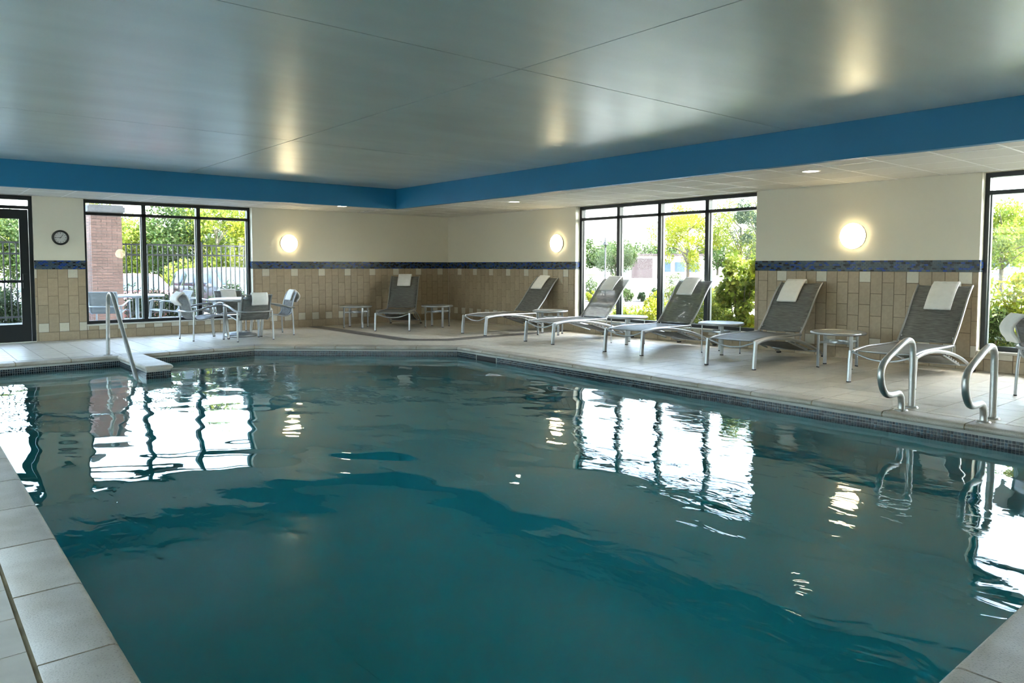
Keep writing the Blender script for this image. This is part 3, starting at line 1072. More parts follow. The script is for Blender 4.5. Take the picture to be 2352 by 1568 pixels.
def hand_rail():
    root = empty('hand_rail', (-7.90, -2.80, 0))
    tag(root, 'bent steel handrail running from the deck into the water by the steps', 'handrail')
    pts = [(-2.80, 0.0), (-2.84, 0.35), (-2.88, 0.68), (-2.905, 0.80), (-2.96, 0.865), (-3.05, 0.89), (-3.16, 0.885), (-3.27, 0.82), (-3.45, 0.66), (-3.8, 0.36), (-4.15, 0.06), (-4.40, -0.16), (-4.52, -0.28), (-4.57, -0.42), (-4.58, -0.9)]
    path = smoothpath([(0, a + 2.80, z) for a, z in pts], 4)
    MB().tube(path, 0.027, seg=14, up=(1, 0, 0)).build('rail_tube', 'steel', root)
    escutcheon(root, 0, 0)
hand_rail()

# ------------------------------------------------------------------ furniture
def ribbon(path2d, y0, y1, thick, ny=7, sag=0.0, wob=0.0, seed=0):
    """cloth ribbon: path in x-z, spanning y0..y1"""
    r = random.Random(seed)
    rows = []
    n = len(path2d)
    for i, (x, z) in enumerate(path2d):
        row = []
        for j in range(ny):
            t = j / (ny - 1)
            s = math.sin(PI * t) * sag
            row.append((x + r.uniform(-wob, wob), y0 + (y1 - y0) * t, z - s + r.uniform(-wob, wob)))
        rows.append(row)
    return MB().sheet(rows, thick)

def make_lounger():
    root = empty('sun_lounger')
    W = 0.335
    rail = [(0.02, 0.345), (0.18, 0.360), (0.40, 0.372), (0.70, 0.368), (1.00, 0.362), (1.30, 0.362)]
    arch = [(0.03, 0.325), (0.14, 0.345), (0.30, 0.358), (0.55, 0.358), (0.85, 0.330), (1.18, 0.277), (1.50, 0.200), (1.78, 0.105), (1.985, 0.02)]
    back = [(1.29, 0.375), (1.40, 0.475), (1.53, 0.61), (1.66, 0.765), (1.79, 0.915), (1.90, 1.015), (1.955, 1.048)]
    for s in (-1, 1):
        leg = MB().tube([(-0.015, s * W, 0.012), (0.0, s * W, 0.2), (0.018, s * W, 0.352)], 0.029, 0.017, seg=12, up=(0, 1, 0), square=True).build('leg', 'aluminium', root)
        MB().tube([(-0.0155, s * W, 0.0), (-0.0145, s * W, 0.014)], 0.030, 0.018, seg=12, up=(0, 1, 0), square=True).build('rubber_foot', 'rubber', leg)
        al = MB().tube(smoothpath([(x, s * W, z) for x, z in arch], 4), 0.015, 0.021, seg=10).build('arched_leg', 'aluminium', root)
        MB().box(1.93, 2.0, s * W - 0.02, s * W + 0.02, 0.0, 0.022).build('rubber_foot', 'rubber', al)
        MB().tube(smoothpath([(x, s * (W - 0.028), z) for x, z in rail], 4), 0.0125, 0.016, seg=10).build('seat_rail', 'aluminium', root)
        MB().tube(smoothpath([(x, s * (W - 0.03), z) for x, z in back], 4), 0.0125, 0.016, seg=10).build('back_rail', 'aluminium', root)
        MB().tube([(1.36, s * (W - 0.052), 0.455), (1.33, s * (W - 0.052), 0.25)], 0.006, seg=8, up=(1, 0, 0)).build('prop_rod', 'aluminium', root)
        tr = MB()                                                 # notched rack for the back
        for k in range(6):
            x = 1.02 + k * 0.085
            z = 0.285 - k * 0.026
            tr.tube([(x, s * (W - 0.03), z), (x + 0.05, s * (W - 0.03), z - 0.012)], 0.013, 0.011, seg=8)
        tr.tube([(0.95, s * (W - 0.03), 0.285), (1.54, s * (W - 0.03), 0.115)], 0.010, 0.010, seg=8)
        tr.build('notched_rack', 'aluminium', root)
    y = W - 0.015
    MB().tube(smoothpath([(0.02, -y, 0.335), (0.025, -y * 0.72, 0.305), (0.03, -y * 0.38, 0.272), (0.03, 0, 0.262), (0.03, y * 0.38, 0.272), (0.025, y * 0.72, 0.305), (0.02, y, 0.335)], 4), 0.011, seg=10).build('front_bar', 'aluminium', root)
    MB().tube([(1.30, -y, 0.352), (1.30, y, 0.352)], 0.011, seg=10).build('cross_bar', 'aluminium', root)
    MB().tube([(1.75, -y, 0.095), (1.75, y, 0.095)], 0.013, seg=10).build('cross_bar', 'aluminium', root)
    MB().tube([(0.06, -y + 0.02, 0.35), (0.06, y - 0.02, 0.35)], 0.008, seg=8).build('cross_bar', 'aluminium', root)
    ws = W - 0.035
    sp = [(p.x, p.z) for p in smoothpath([(x, 0, z + 0.004) for x, z in rail], 4)]
    ribbon(sp[1:], -ws, ws, 0.006, 7, 0.012).build('seat_sling', 'sling', root)
    bp = [(p.x, p.z) for p in smoothpath([(x, 0, z) for x, z in back], 4)]
    ribbon(bp[1:-1], -ws, ws, 0.006, 7, 0.008).build('back_sling', 'sling', root)
    lw = [(0.98, 0.275), (1.10, 0.235), (1.3, 0.185), (1.5, 0.145), (1.75, 0.10)]
    lp = [(p.x, p.z) for p in smoothpath([(x, 0, z) for x, z in lw], 3)]
    ribbon(lp, -ws + 0.03, ws - 0.03, 0.005, 7, 0.01).build('lower_sling', 'sling', root)
    return root

LNG = [  # foot x, foot y, angle, label
    (-2.74, -2.00, math.radians(50.6), 'silver sun lounger with grey sling set across the corner between two side tables'),
    (-1.95, -3.62, 0.04, 'silver sun lounger with grey sling against the tiled wall left of the wide window'),
    (-2.01, -5.50, 0.01, 'silver sun lounger with grey sling in front of the left half of the wide window'),
    (-2.06, -7.39, 0.07, 'silver sun lounger with grey sling in front of the right half of the wide window'),
    (-2.10, -9.22, 0.06, 'silver sun lounger with grey sling under the round sconce between the windows'),
    (-2.10, -11.09, 0.045, 'silver sun lounger with grey sling nearest the camera, behind the grab rails'),
]
proto = make_lounger()
LOUNGERS = []
for i, (x, y, a, lab) in enumerate(LNG):
    o = proto if i == 0 else copy_tree(proto)
    o.location = (x, y, 0); o.rotation_euler = (0, 0, a)
    tag(o, lab, 'sun lounger', 'sun loungers on the deck')
    LOUNGERS.append(o)

# towels over the lounger backs
def lounger_towel(i, y0, y1, front, backlen, label):
    # back path downwards from the top along the front face
    bk = [(1.29, 0.375), (1.40, 0.475), (1.53, 0.61), (1.66, 0.765), (1.79, 0.915), (1.90, 1.015), (1.955, 1.048)]
    P = smoothpath([(x, 0, z) for x, z in bk], 8)
    up = []
    acc = 0.0
    for k in range(len(P) - 1, 0, -1):
        acc += (P[k] - P[k - 1]).length
        t = (P[k] - P[k - 1]).normalized()
        nrm = Vector((-t.z, 0, t.x))
        up.append(P[k] + nrm * 0.028)
        if acc > front: break
    up = up[::-1]
    top = Vector((1.955, 0, 1.048))
    path = [(p.x, p.z) for p in up]
    path += [(1.952, 1.085), (1.972, 1.090), (1.990, 1.075)]
    for k in range(1, 9):
        path.append((1.994 - 0.004 * k * backlen / 0.3, 1.075 - backlen * k / 8.0))
    root = empty('folded_towel')
    root.location = LOUNGERS[i].location; root.rotation_euler = LOUNGERS[i].rotation_euler
    root.name = 'folded_towel'
    mb = ribbon(path, y0, y1, 0.020, 9, 0.0, 0.0012, i)
    o = mb.build('folded_towel_tmp', 'towel')
    bpy.data.objects.remove(root)
    o.name = 'folded_towel'
    o.location = LOUNGERS[i].location; o.rotation_euler = LOUNGERS[i].rotation_euler
    tag(o, label, 'towel', 'white towels over the lounger backs')
lounger_towel(0, -0.14, 0.15, 0.36, 0.22, 'white folded towel over the back of the lounger in the corner')
lounger_towel(1, -0.07, 0.23, 0.38, 0.24, 'white folded towel over the lounger left of the wide window')
lounger_towel(2, -0.09, 0.21, 0.36, 0.24, 'white folded towel on the lounger before the left half of the window')
lounger_towel(3, -0.07, 0.21, 0.38, 0.24, 'white folded towel on the lounger before the right half of the window')
lounger_towel(4, -0.06, 0.22, 0.42, 0.24, 'white folded towel on the lounger under the round sconce between the windows')
lounger_towel(5, -0.165, 0.13, 0.46, 0.24, 'white folded towel on the lounger nearest the camera')

def make_side_table():
    root = empty('side_table')
    R = 0.315
    ring = [(R * math.cos(2 * PI * k / 40), R * math.sin(2 * PI * k / 40), 0.440) for k in range(40)]
    MB().tube(ring, 0.018, 0.0185, seg=10, closed=True).build('rim', 'aluminium', root)
    sl = MB()
    k = -0.29
    while k < 0.295:
        h = math.sqrt(max(0.0, (R - 0.008) ** 2 - (k + 0.012) ** 2))
        if h > 0.03: sl.box(-h, h, k, k + 0.0245, 0.440, 0.4505)
        k += 0.029
    sl.build('slatted_top', 'aluminium', root)
    for q in range(4):
        a = PI / 4 + q * PI / 2
        ca, sa = math.cos(a), math.sin(a)
        lx, ly = 0.272 * ca, 0.272 * sa
        leg = MB().tube([(lx, ly, 0.01), (lx, ly, 0.43)], 0.024, 0.008, seg=12, up=(ca, sa, 0), square=True).build('leg', 'aluminium', root)
        MB().tube([(lx, ly, 0.0), (lx, ly, 0.014)], 0.025, 0.009, seg=12, up=(ca, sa, 0), square=True).build('rubber_foot', 'rubber', leg)
        MB().tube([(0.125 * ca, 0.125 * sa, 0.322), (0.266 * ca, 0.266 * sa, 0.322)], 0.005, 0.016, seg=8, square=True).build('stretcher', 'aluminium', root)
    hub = [(0.125 * math.cos(2 * PI * k / 28), 0.125 * math.sin(2 * PI * k / 28), 0.322) for k in range(28)]
    MB().tube(hub, 0.006, 0.018, seg=8, closed=True, square=True).build('lower_ring', 'aluminium', root)
    return root
TBL = [(-2.89, -0.79, 0.785, 'round slatted aluminium side table left of the corner lounger'),
       (-1.47, -1.69, 0.61, 'round slatted aluminium side table right of the corner lounger'),
       (-0.80, -4.46, 0.61, 'round slatted aluminium side table beside the sconce left of the wide window'),
       (-0.90, -6.46, 1.43, 'round slatted aluminium side table between the two loungers before the wide window'),
       (-0.88, -8.25, 1.43, 'round slatted aluminium side table at the right end of the wide window'),
       (-1.00, -10.07, 0.26, 'round slatted aluminium side table nearest the camera, by the tiled wall')]
tp = make_side_table()
for i, (x, y, a, lab) in enumerate(TBL):
    o = tp if i == 0 else copy_tree(tp)
    o.location = (x, y, 0); o.rotation_euler = (0, 0, a)
    tag(o, lab, 'side table', 'round side tables among the loungers')

CH_SLING = [(0.285, 0.408), (0.20, 0.412), (0.06, 0.392), (-0.08, 0.362), (-0.18, 0.358), (-0.245, 0.40), (-0.275, 0.48), (-0.30, 0.60), (-0.335, 0.71), (-0.375, 0.79)]

def make_chair(metal, sling):
    root = empty('patio_chair')
    W = 0.315
    for s in (-1, 1):
        leg = MB().tube([(0.315, s * W, 0.012), (0.29, s * W, 0.3), (0.255, s * W, 0.585)], [0.021, 0.024, 0.027], 0.011, seg=12, up=(0, 1, 0), square=True).build('leg', metal, root)
        MB().tube([(0.316, s * W, 0.0), (0.315, s * W, 0.014)], 0.0215, 0.012, seg=12, up=(0, 1, 0), square=True).build('rubber_foot', 'rubber', leg)
        leg = MB().tube([(-0.285, s * W, 0.012), (-0.275, s * W, 0.3), (-0.262, s * (W - 0.01), 0.50)], 0.0145, 0.0145, seg=10, up=(1, 0, 0)).build('leg', metal, root)
        MB().tube([(-0.2855, s * W, 0.0), (-0.285, s * W, 0.014)], 0.0155, seg=10, up=(1, 0, 0)).build('rubber_foot', 'rubber', leg)
        MB().tube(smoothpath([(x, s * 0.255, z) for x, z in CH_SLING], 4), 0.0115, 0.0135, seg=10, up=(0, 1, 0)).build('sling_rail', metal, root)
        MB().tube([(0.285, s * (W - 0.005), 0.40), (0.27, s * 0.25, 0.405)], 0.011, seg=8).build('seat_bracket', metal, root)
        MB().tube([(-0.27, s * (W - 0.01), 0.42), (-0.20, s * 0.25, 0.365)], 0.010, seg=8).build('seat_bracket', metal, root)
    arm = [(0.30, W, 0.585), (0.22, W + 0.012, 0.602), (0.08, W + 0.02, 0.592), (-0.08, W + 0.02, 0.558), (-0.20, W + 0.01, 0.522), (-0.275, W - 0.025, 0.508), (-0.325, W - 0.10, 0.503), (-0.345, 0.12, 0.502)]
    full = arm + [(x, -y, z) for x, y, z in arm[::-1]]
    MB().tube(smoothpath(full, 3), 0.020, 0.015, seg=10, square=False).build('arm_rail', metal, root)
    MB().tube([(-0.375, -0.25, 0.788), (-0.375, 0.25, 0.788)], 0.0095, seg=8).build('top_bar', metal, root)
    MB().tube([(0.283, -0.25, 0.402), (0.283, 0.25, 0.402)], 0.0095, seg=8).build('front_bar', metal, root)
    sp = [(p.x, p.z) for p in smoothpath([(x, 0, z) for x, z in CH_SLING], 4)]
    ribbon(sp, -0.247, 0.247, 0.005, 7, 0.0).build('sling', sling, root)
    return root

CH = [(-6.10, -1.25, math.radians(4), 'silver sling armchair left of the round patio table, side on'),
      (-5.53, -1.88, math.radians(93), 'silver sling armchair with its back to the pool in front of the round patio table'),
      (-4.83, -1.21, math.radians(176), 'silver sling armchair right of the round patio table'),
      (-5.26, -0.47, math.radians(-88), 'silver sling armchair behind the round patio table, against the window'),
      (-1.756, -12.645, math.radians(-50), 'silver sling armchair cut by the right edge of the picture')]
cp = make_chair('aluminium', 'sling')
CHAIRS = []
for i, (x, y, a, lab) in enumerate(CH):
    o = cp if i == 0 else copy_tree(cp)
    o.location = (x, y, 0); o.rotation_euler = (0, 0, a)
    tag(o, lab, 'chair', 'sling armchairs inside')
    CHAIRS.append(o)

def chair_towel(i, y0, y1, front, backlen, label, thick=0.018, loose=0.0):
    bk = [(-0.275, 0.48), (-0.30, 0.60), (-0.335, 0.71), (-0.375, 0.79)]
    P = smoothpath([(x, 0, z) for x, z in bk], 8)
    up, acc = [], 0.0
    for k in range(len(P) - 1, 0, -1):
        acc += (P[k] - P[k - 1]).length
        t = (P[k] - P[k - 1]).normalized()
        up.append(P[k] + Vector((t.z, 0, -t.x)) * 0.016)
        if acc > front: break
    path = [(p.x, p.z) for p in up[::-1]] + [(-0.368, 0.818), (-0.385, 0.822), (-0.402, 0.806)]
    for k in range(1, 8):
        t = k / 7.0
        path.append((-0.405 - 0.02 * math.sin(PI * t) - loose * math.sin(PI * min(1, t * 1.1)) , 0.800 - backlen * t))
    o = ribbon(path, y0, y1, thick, 9, 0.0, 0.0015, i + 20).build('folded_towel', 'towel')
    o.location = CHAIRS[i].location; o.rotation_euler = CHAIRS[i].rotation_euler
    tag(o, label, 'towel', 'white towels over the chair backs')
chair_towel(0, -0.15, 0.15, 0.10, 0.19, 'white towel curled over the back of the chair left of the patio table', 0.03, 0.06)
chair_towel(1, -0.165, 0.115, 0.16, 0.185, 'white towel hung over the chair back facing the pool')
chair_towel(2, -0.15, 0.14, 0.18, 0.20, 'white towel over the chair right of the patio table', 0.024, 0.045)
chair_towel(3, -0.14, 0.15, 0.22, 0.18, 'white towel over the chair behind the patio table')
chair_towel(4, 0.0, 0.235, 0.20, 0.24, 'white towel over the chair at the right edge of the picture', 0.03, 0.05)

def make_patio_table(metal, name='patio_table'):
    root = empty(name)
    MB().lathe([(0.0, 0.645), (0.50, 0.645), (0.525, 0.648), (0.535, 0.66), (0.535, 0.68), (0.528, 0.688), (0.51, 0.691), (0.0, 0.692)], seg=48).build('table_top', metal, root)
    MB().lathe([(0.0, 0.62), (0.10, 0.62), (0.12, 0.63), (0.12, 0.646), (0.0, 0.646)], seg=24).build('top_mount', metal, root)
    MB().lathe([(0.036, 0.06), (0.036, 0.64)], seg=20).build('pedestal', metal, root)
    MB().lathe([(0.0, 0.0), (0.285, 0.0), (0.29, 0.012), (0.285, 0.036), (0.26, 0.046), (0.20, 0.05), (0.185, 0.066), (0.15, 0.074), (0.06, 0.08), (0.0, 0.084)], seg=40).build('base', metal, root)
    return root
pt = make_patio_table('aluminium')
pt.location = (-5.40, -1.10, 0)
tag(pt, 'round silver pedestal patio table among four armchairs by the window', 'table')

# ------------------------------------------------------------------ lamps, clock
def sconce(c, axis, label, rz=0.0):
    root = empty('wall_sconce', c, rz)
    tag(root, label, 'wall lamp', 'round glowing wall sconces')
    R = 0.178
    prof_b = [(0.0, -0.002), (R - 0.004, -0.002), (R - 0.002, -0.030), (R - 0.006, -0.034), (R - 0.02, -0.028), (0.0, -0.028)]
    MB().lathe(prof_b, axis=axis, seg=40).build('back_plate', 'aluminium', root)
    dome = [(R * math.cos(t), -0.035 - 0.055 * math.sin(t)) for t in [k * PI / 2 / 9 for k in range(10)]]
    dome = [(R - 0.012, -0.03)] + dome
    dome[-1] = (0.0, dome[-1][1])
    MB().lathe(dome, axis=axis, seg=48).build('diffuser', 'sconce_glow', root)
sconce((-3.987, 0, 1.736), 'y', 'round glowing wall sconce on the back wall above the dado')
sconce((0, -3.814, 1.736), 'x', 'round glowing wall sconce left of the wide window')
sconce((0, -9.768, 1.705), 'x', 'large looking round wall sconce between the two right-hand windows')
sconce((XL, -15.2, 1.72), 'x', 'added round wall sconce on the left-hand wall behind the camera, gives extra fill light', PI)  # extra lamp out of view, added to brighten the room
sconce((-3.5, YF, 1.72), 'y', 'round glowing wall sconce on the near wall behind the camera', PI)

def downlight(x, y, label):
    root = empty('recessed_light', (x, y, ZC))
    tag(root, label, 'ceiling light', 'recessed soffit downlights')
    MB().lathe([(0.088, 0.001), (0.092, -0.006), (0.112, -0.005), (0.116, 0.0)], seg=32).build('trim_ring', 'tbar_white', root)
    MB().lathe([(0.0, -0.003), (0.089, -0.003)], seg=32).build('lens', 'downlight_glow', root)
downlight(-3.51, -1.45, 'recessed ceiling light near the inner corner of the blue fascia')
downlight(-1.633, -4.40, 'recessed ceiling light in front of the wide window')
downlight(-1.676, -10.01, 'recessed ceiling light above the loungers nearest the camera')

def clock():
    root = empty('wall_clock', (-8.02, 0, 1.753))
    tag(root, 'small round black wall clock with white face beside the door', 'clock')
    MB().lathe([(0.0, -0.001), (0.125, -0.001), (0.128, -0.02), (0.118, -0.036), (0.098, -0.034), (0.094, -0.022)], axis='y', seg=40).build('rim', 'clock_black', root)
    face = MB().lathe([(0.0, -0.018), (0.096, -0.018)], axis='y', seg=40).build('face', 'clock_face', root)
    marks = MB()
    for k in range(12):
        a = k * PI / 6
        r0, r1 = (0.070, 0.085)
        d = Vector((math.sin(a), 0, math.cos(a))); s = Vector((math.cos(a), 0, -math.sin(a))) * (0.0035 if k % 3 else 0.005)
        p = [d * r0 - s, d * r0 + s, d * r1 + s, d * r1 - s]
        marks.add([(q.x, -0.0195, q.z) for q in p], [(0, 1, 2, 3)])
    marks.build('hour_marks', 'clock_black', face)
    def hand(nm, ang, ln, w):
        a = math.radians(ang)
        d = Vector((math.sin(a), 0, math.cos(a))); s = Vector((math.cos(a), 0, -math.sin(a))) * w
        mb = MB()
        p = [-d * 0.015 - s, -d * 0.015 + s, d * ln + s * 0.6, d * ln - s * 0.6]
        v = [(q.x, -0.0205, q.z) for q in p] + [(q.x, -0.0225, q.z) for q in p]
        mb.add(v, [(0, 1, 2, 3), (7, 6, 5, 4), (0, 4, 5, 1), (1, 5, 6, 2), (2, 6, 7, 3), (3, 7, 4, 0)])
        mb.build(nm, 'clock_black', root)
    hand('hour_hand', 38, 0.066, 0.0045)
    hand('minute_hand', 268, 0.078, 0.0035)
clock()

# ------------------------------------------------------------------ outside: ground
GZ = -0.42
def ground():
    g = MB()
    S = 260
    rects = [(-S, S, WT + 5.4, S), (WT + 0.0, S, -S, WT + 5.4), (-S, XL - WT, -S, WT + 5.4), (XL - WT, WT, -S, YF - WT)]
    for x0, x1, y0, y1 in rects: g.box(x0, x1, y0, y1, GZ - 0.2, GZ)
    tag(g.build('ground', 'asphalt'), 'bright asphalt of the car park outside', kind='structure')
    tag(MB().box(-12.5, WT, WT, WT + 5.4, GZ - 0.2, -0.03).build('patio_slab', 'patio_concrete'), 'shaded concrete patio outside the back window', kind='structure')
    bed = MB().box(WT, 3.4, -16, WT + 5.0, GZ - 0.1, -0.26).build('planting_bed', 'mulch')
    tag(bed, 'mulched planting bed outside the wide window', kind='structure')
    isl = MB()
    isl.prism([(11.6, 9.6), (12.4, 5.4), (17.5, 2.2), (25, 1.4), (25.5, 6.5), (21, 12.0), (17.5, 14.5), (13, 13)], GZ - 0.1, GZ + 0.10)
    tag(isl.build('parking_island', 'mulch'), 'planted island in the car park beyond the wide window', kind='structure')
    k = MB()
    pts = [(11.6, 9.6), (12.4, 5.4), (17.5, 2.2), (25, 1.4), (25.5, 6.5), (21, 12.0), (17.5, 14.5), (13, 13)]
    k.tube([(x, y, GZ + 0.07) for x, y in pts], 0.09, 0.09, seg=8, closed=True, square=True)
    tag(k.build('kerb', 'kerb_concrete'), 'pale concrete kerb around the planted island', kind='structure')
    lw = MB()
    lw.prism([(14, -16), (60, -20), (66, 12), (34, 6), (26, -2), (14, -7)], GZ - 0.1, GZ + 0.12)
    tag(lw.build('lawn', 'lawn'), 'green lawn under the tree seen through the right-hand window', kind='structure')
    lw = MB()
    lw.prism([(-16, 16.5), (8, 12.6), (14, 22), (10, 50), (-16, 50)], GZ - 0.1, GZ + 0.05)
    tag(lw.build('verge', 'lawn'), 'grass verge under the trees behind the parked cars', kind='structure')
    far = MB()
    far.prism([(60, 70), (150, 20), (175, 45), (90, 115)], GZ - 0.1, GZ + 0.05)
    tag(far.build('verge', 'lawn'), 'far grass verge along the road beyond the car park', kind='structure')
ground()

# ------------------------------------------------------------------ outside: plants
def leaves_mesh(name, pts, size, material, squash=0.55, droop=0.0, seed=0, narrow=0.5):
    """one small folded leaf (four triangles) at each point"""
    r = np.random.default_rng(seed)
    n = len(pts)
    d = r.normal(size=(n, 3)); d[:, 2] -= droop
    d /= np.linalg.norm(d, axis=1, keepdims=True)
    u = r.normal(size=(n, 3)); u -= d * (u * d).sum(1, keepdims=True); u /= np.linalg.norm(u, axis=1, keepdims=True)
    w = np.cross(d, u)
    s = (size * r.uniform(0.65, 1.35, n))[:, None]
    P = np.asarray(pts)
    v = np.empty((n, 4, 3))
    v[:, 0] = P - d * s * 0.5
    v[:, 1] = P + u * s * narrow * 0.5 + w * s * 0.10
    v[:, 2] = P + d * s * 0.5
    v[:, 3] = P - u * s * narrow * 0.5 + w * s * 0.10
    V = v.reshape(-1, 3)
    b = np.arange(n)[:, None] * 4
    F = np.concatenate([b + np.array([[0, 1, 2]]), b + np.array([[0, 2, 3]])], 1).reshape(-1)
    me = bpy.data.meshes.new(name)
    me.vertices.add(len(V)); me.vertices.foreach_set('co', V.reshape(-1))
    nf = len(F) // 3
    me.loops.add(len(F)); me.loops.foreach_set('vertex_index', F.astype(np.int32))
    me.polygons.add(nf)
    me.polygons.foreach_set('loop_start', np.arange(0, nf * 3, 3, dtype=np.int32))
    me.polygons.foreach_set('loop_total', np.full(nf, 3, dtype=np.int32))
    me.materials.append(MATS[material])
    me.update(calc_edges=True)
    me.validate()
    return me

def clumps(r, cx, cy, cz, rx, ry, rz, nclump, per, cr):
    pts = []
    for k in range(nclump):
        d = r.normal(size=3); d /= np.linalg.norm(d)
        q = r.uniform(0.25, 1.0) ** 0.5
        c = np.array([cx, cy, cz]) + d * np.array([rx, ry, rz]) * q
        e = r.normal(size=(per, 3)); e /= np.linalg.norm(e, axis=1, keepdims=True)
        pts.append(c + e * (cr * r.uniform(0.6, 1.25)) * (r.uniform(0.15, 1.0, (per, 1)) ** 0.4))
    return np.concatenate(pts)

def tree(name, label, x, y, z0, top, rad, leafm, bark='bark', crown=0.62, nclump=34, per=150, size=0.14, cr=0.5, seed=1, cat='tree', group='trees outside', droop=0.0, trunk=0.09, narrow=0.5, lean=(0, 0)):
    r = np.random.default_rng(seed)
    root = empty(name, (x, y, z0))
    tag(root, label, cat, group)
    H = top - z0
    ch = H * crown
    cz = H - ch / 2
    pts = clumps(r, lean[0], lean[1], cz, rad * 0.82, rad * 0.82, ch / 2 * 0.85, nclump, per, cr)
    put('foliage', leaves_mesh('foliage', pts, size, leafm, droop=droop, seed=seed, narrow=narrow), root)
    tb = MB()
    zt = H - ch * 0.45
    tb.tube(smoothpath([(0, 0, -0.05), (0.03, 0.02, H * 0.25), (-0.02 + lean[0] * 0.4, 0.03 + lean[1] * 0.4, zt)], 5), [trunk * (1.15 - 0.06 * k) for k in range(11)], seg=8, up=(1, 0, 0))
    tb.build('trunk', bark, root)
    br = MB()
    for k in range(9):
        a = 2 * PI * k / 9 + r.uniform(-0.3, 0.3)
        zb = H - ch * r.uniform(0.45, 1.0)
        q = rad * r.uniform(0.5, 0.85)
        e = Vector((math.cos(a) * q + lean[0], math.sin(a) * q + lean[1], zb + ch * r.uniform(0.15, 0.45)))
        br.tube(smoothpath([(0, 0, min(zb, zt)), (e.x * 0.45, e.y * 0.45, (zb + e.z) / 2), e], 3), [trunk * 0.42 * (1 - 0.12 * i) for i in range(7)], seg=6, up=(1, 0, 0))
    br.build('branch', bark, root)
    return root

def shrub(name, label, x, y, z0, h, rad, leafm, nclump=12, per=120, size=0.09, cr=0.22, seed=1, group='shrubs outside', narrow=0.55, droop=0.0, ry=None):
    r = np.random.default_rng(seed)
    root = empty(name, (x, y, z0))
    tag(root, label, 'shrub', group)
    pts = clumps(r, 0, 0, h * 0.52, rad * 0.85, (ry or rad) * 0.85, h * 0.42, nclump, per, cr)
    pts = pts[pts[:, 2] > 0.0]
    put('foliage', leaves_mesh('foliage', pts, size, leafm, seed=seed, narrow=narrow, droop=droop), root)
    st = MB()
    for k in range(6):
        a = 2 * PI * k / 6
        st.tube([(0.03 * math.cos(a), 0.03 * math.sin(a), -0.02), (rad * 0.45 * math.cos(a), (ry or rad) * 0.45 * math.sin(a), h * 0.7)], [0.012, 0.006], seg=5, up=(1, 0, 0))
    st.build('stem', 'bark', root)
    return root

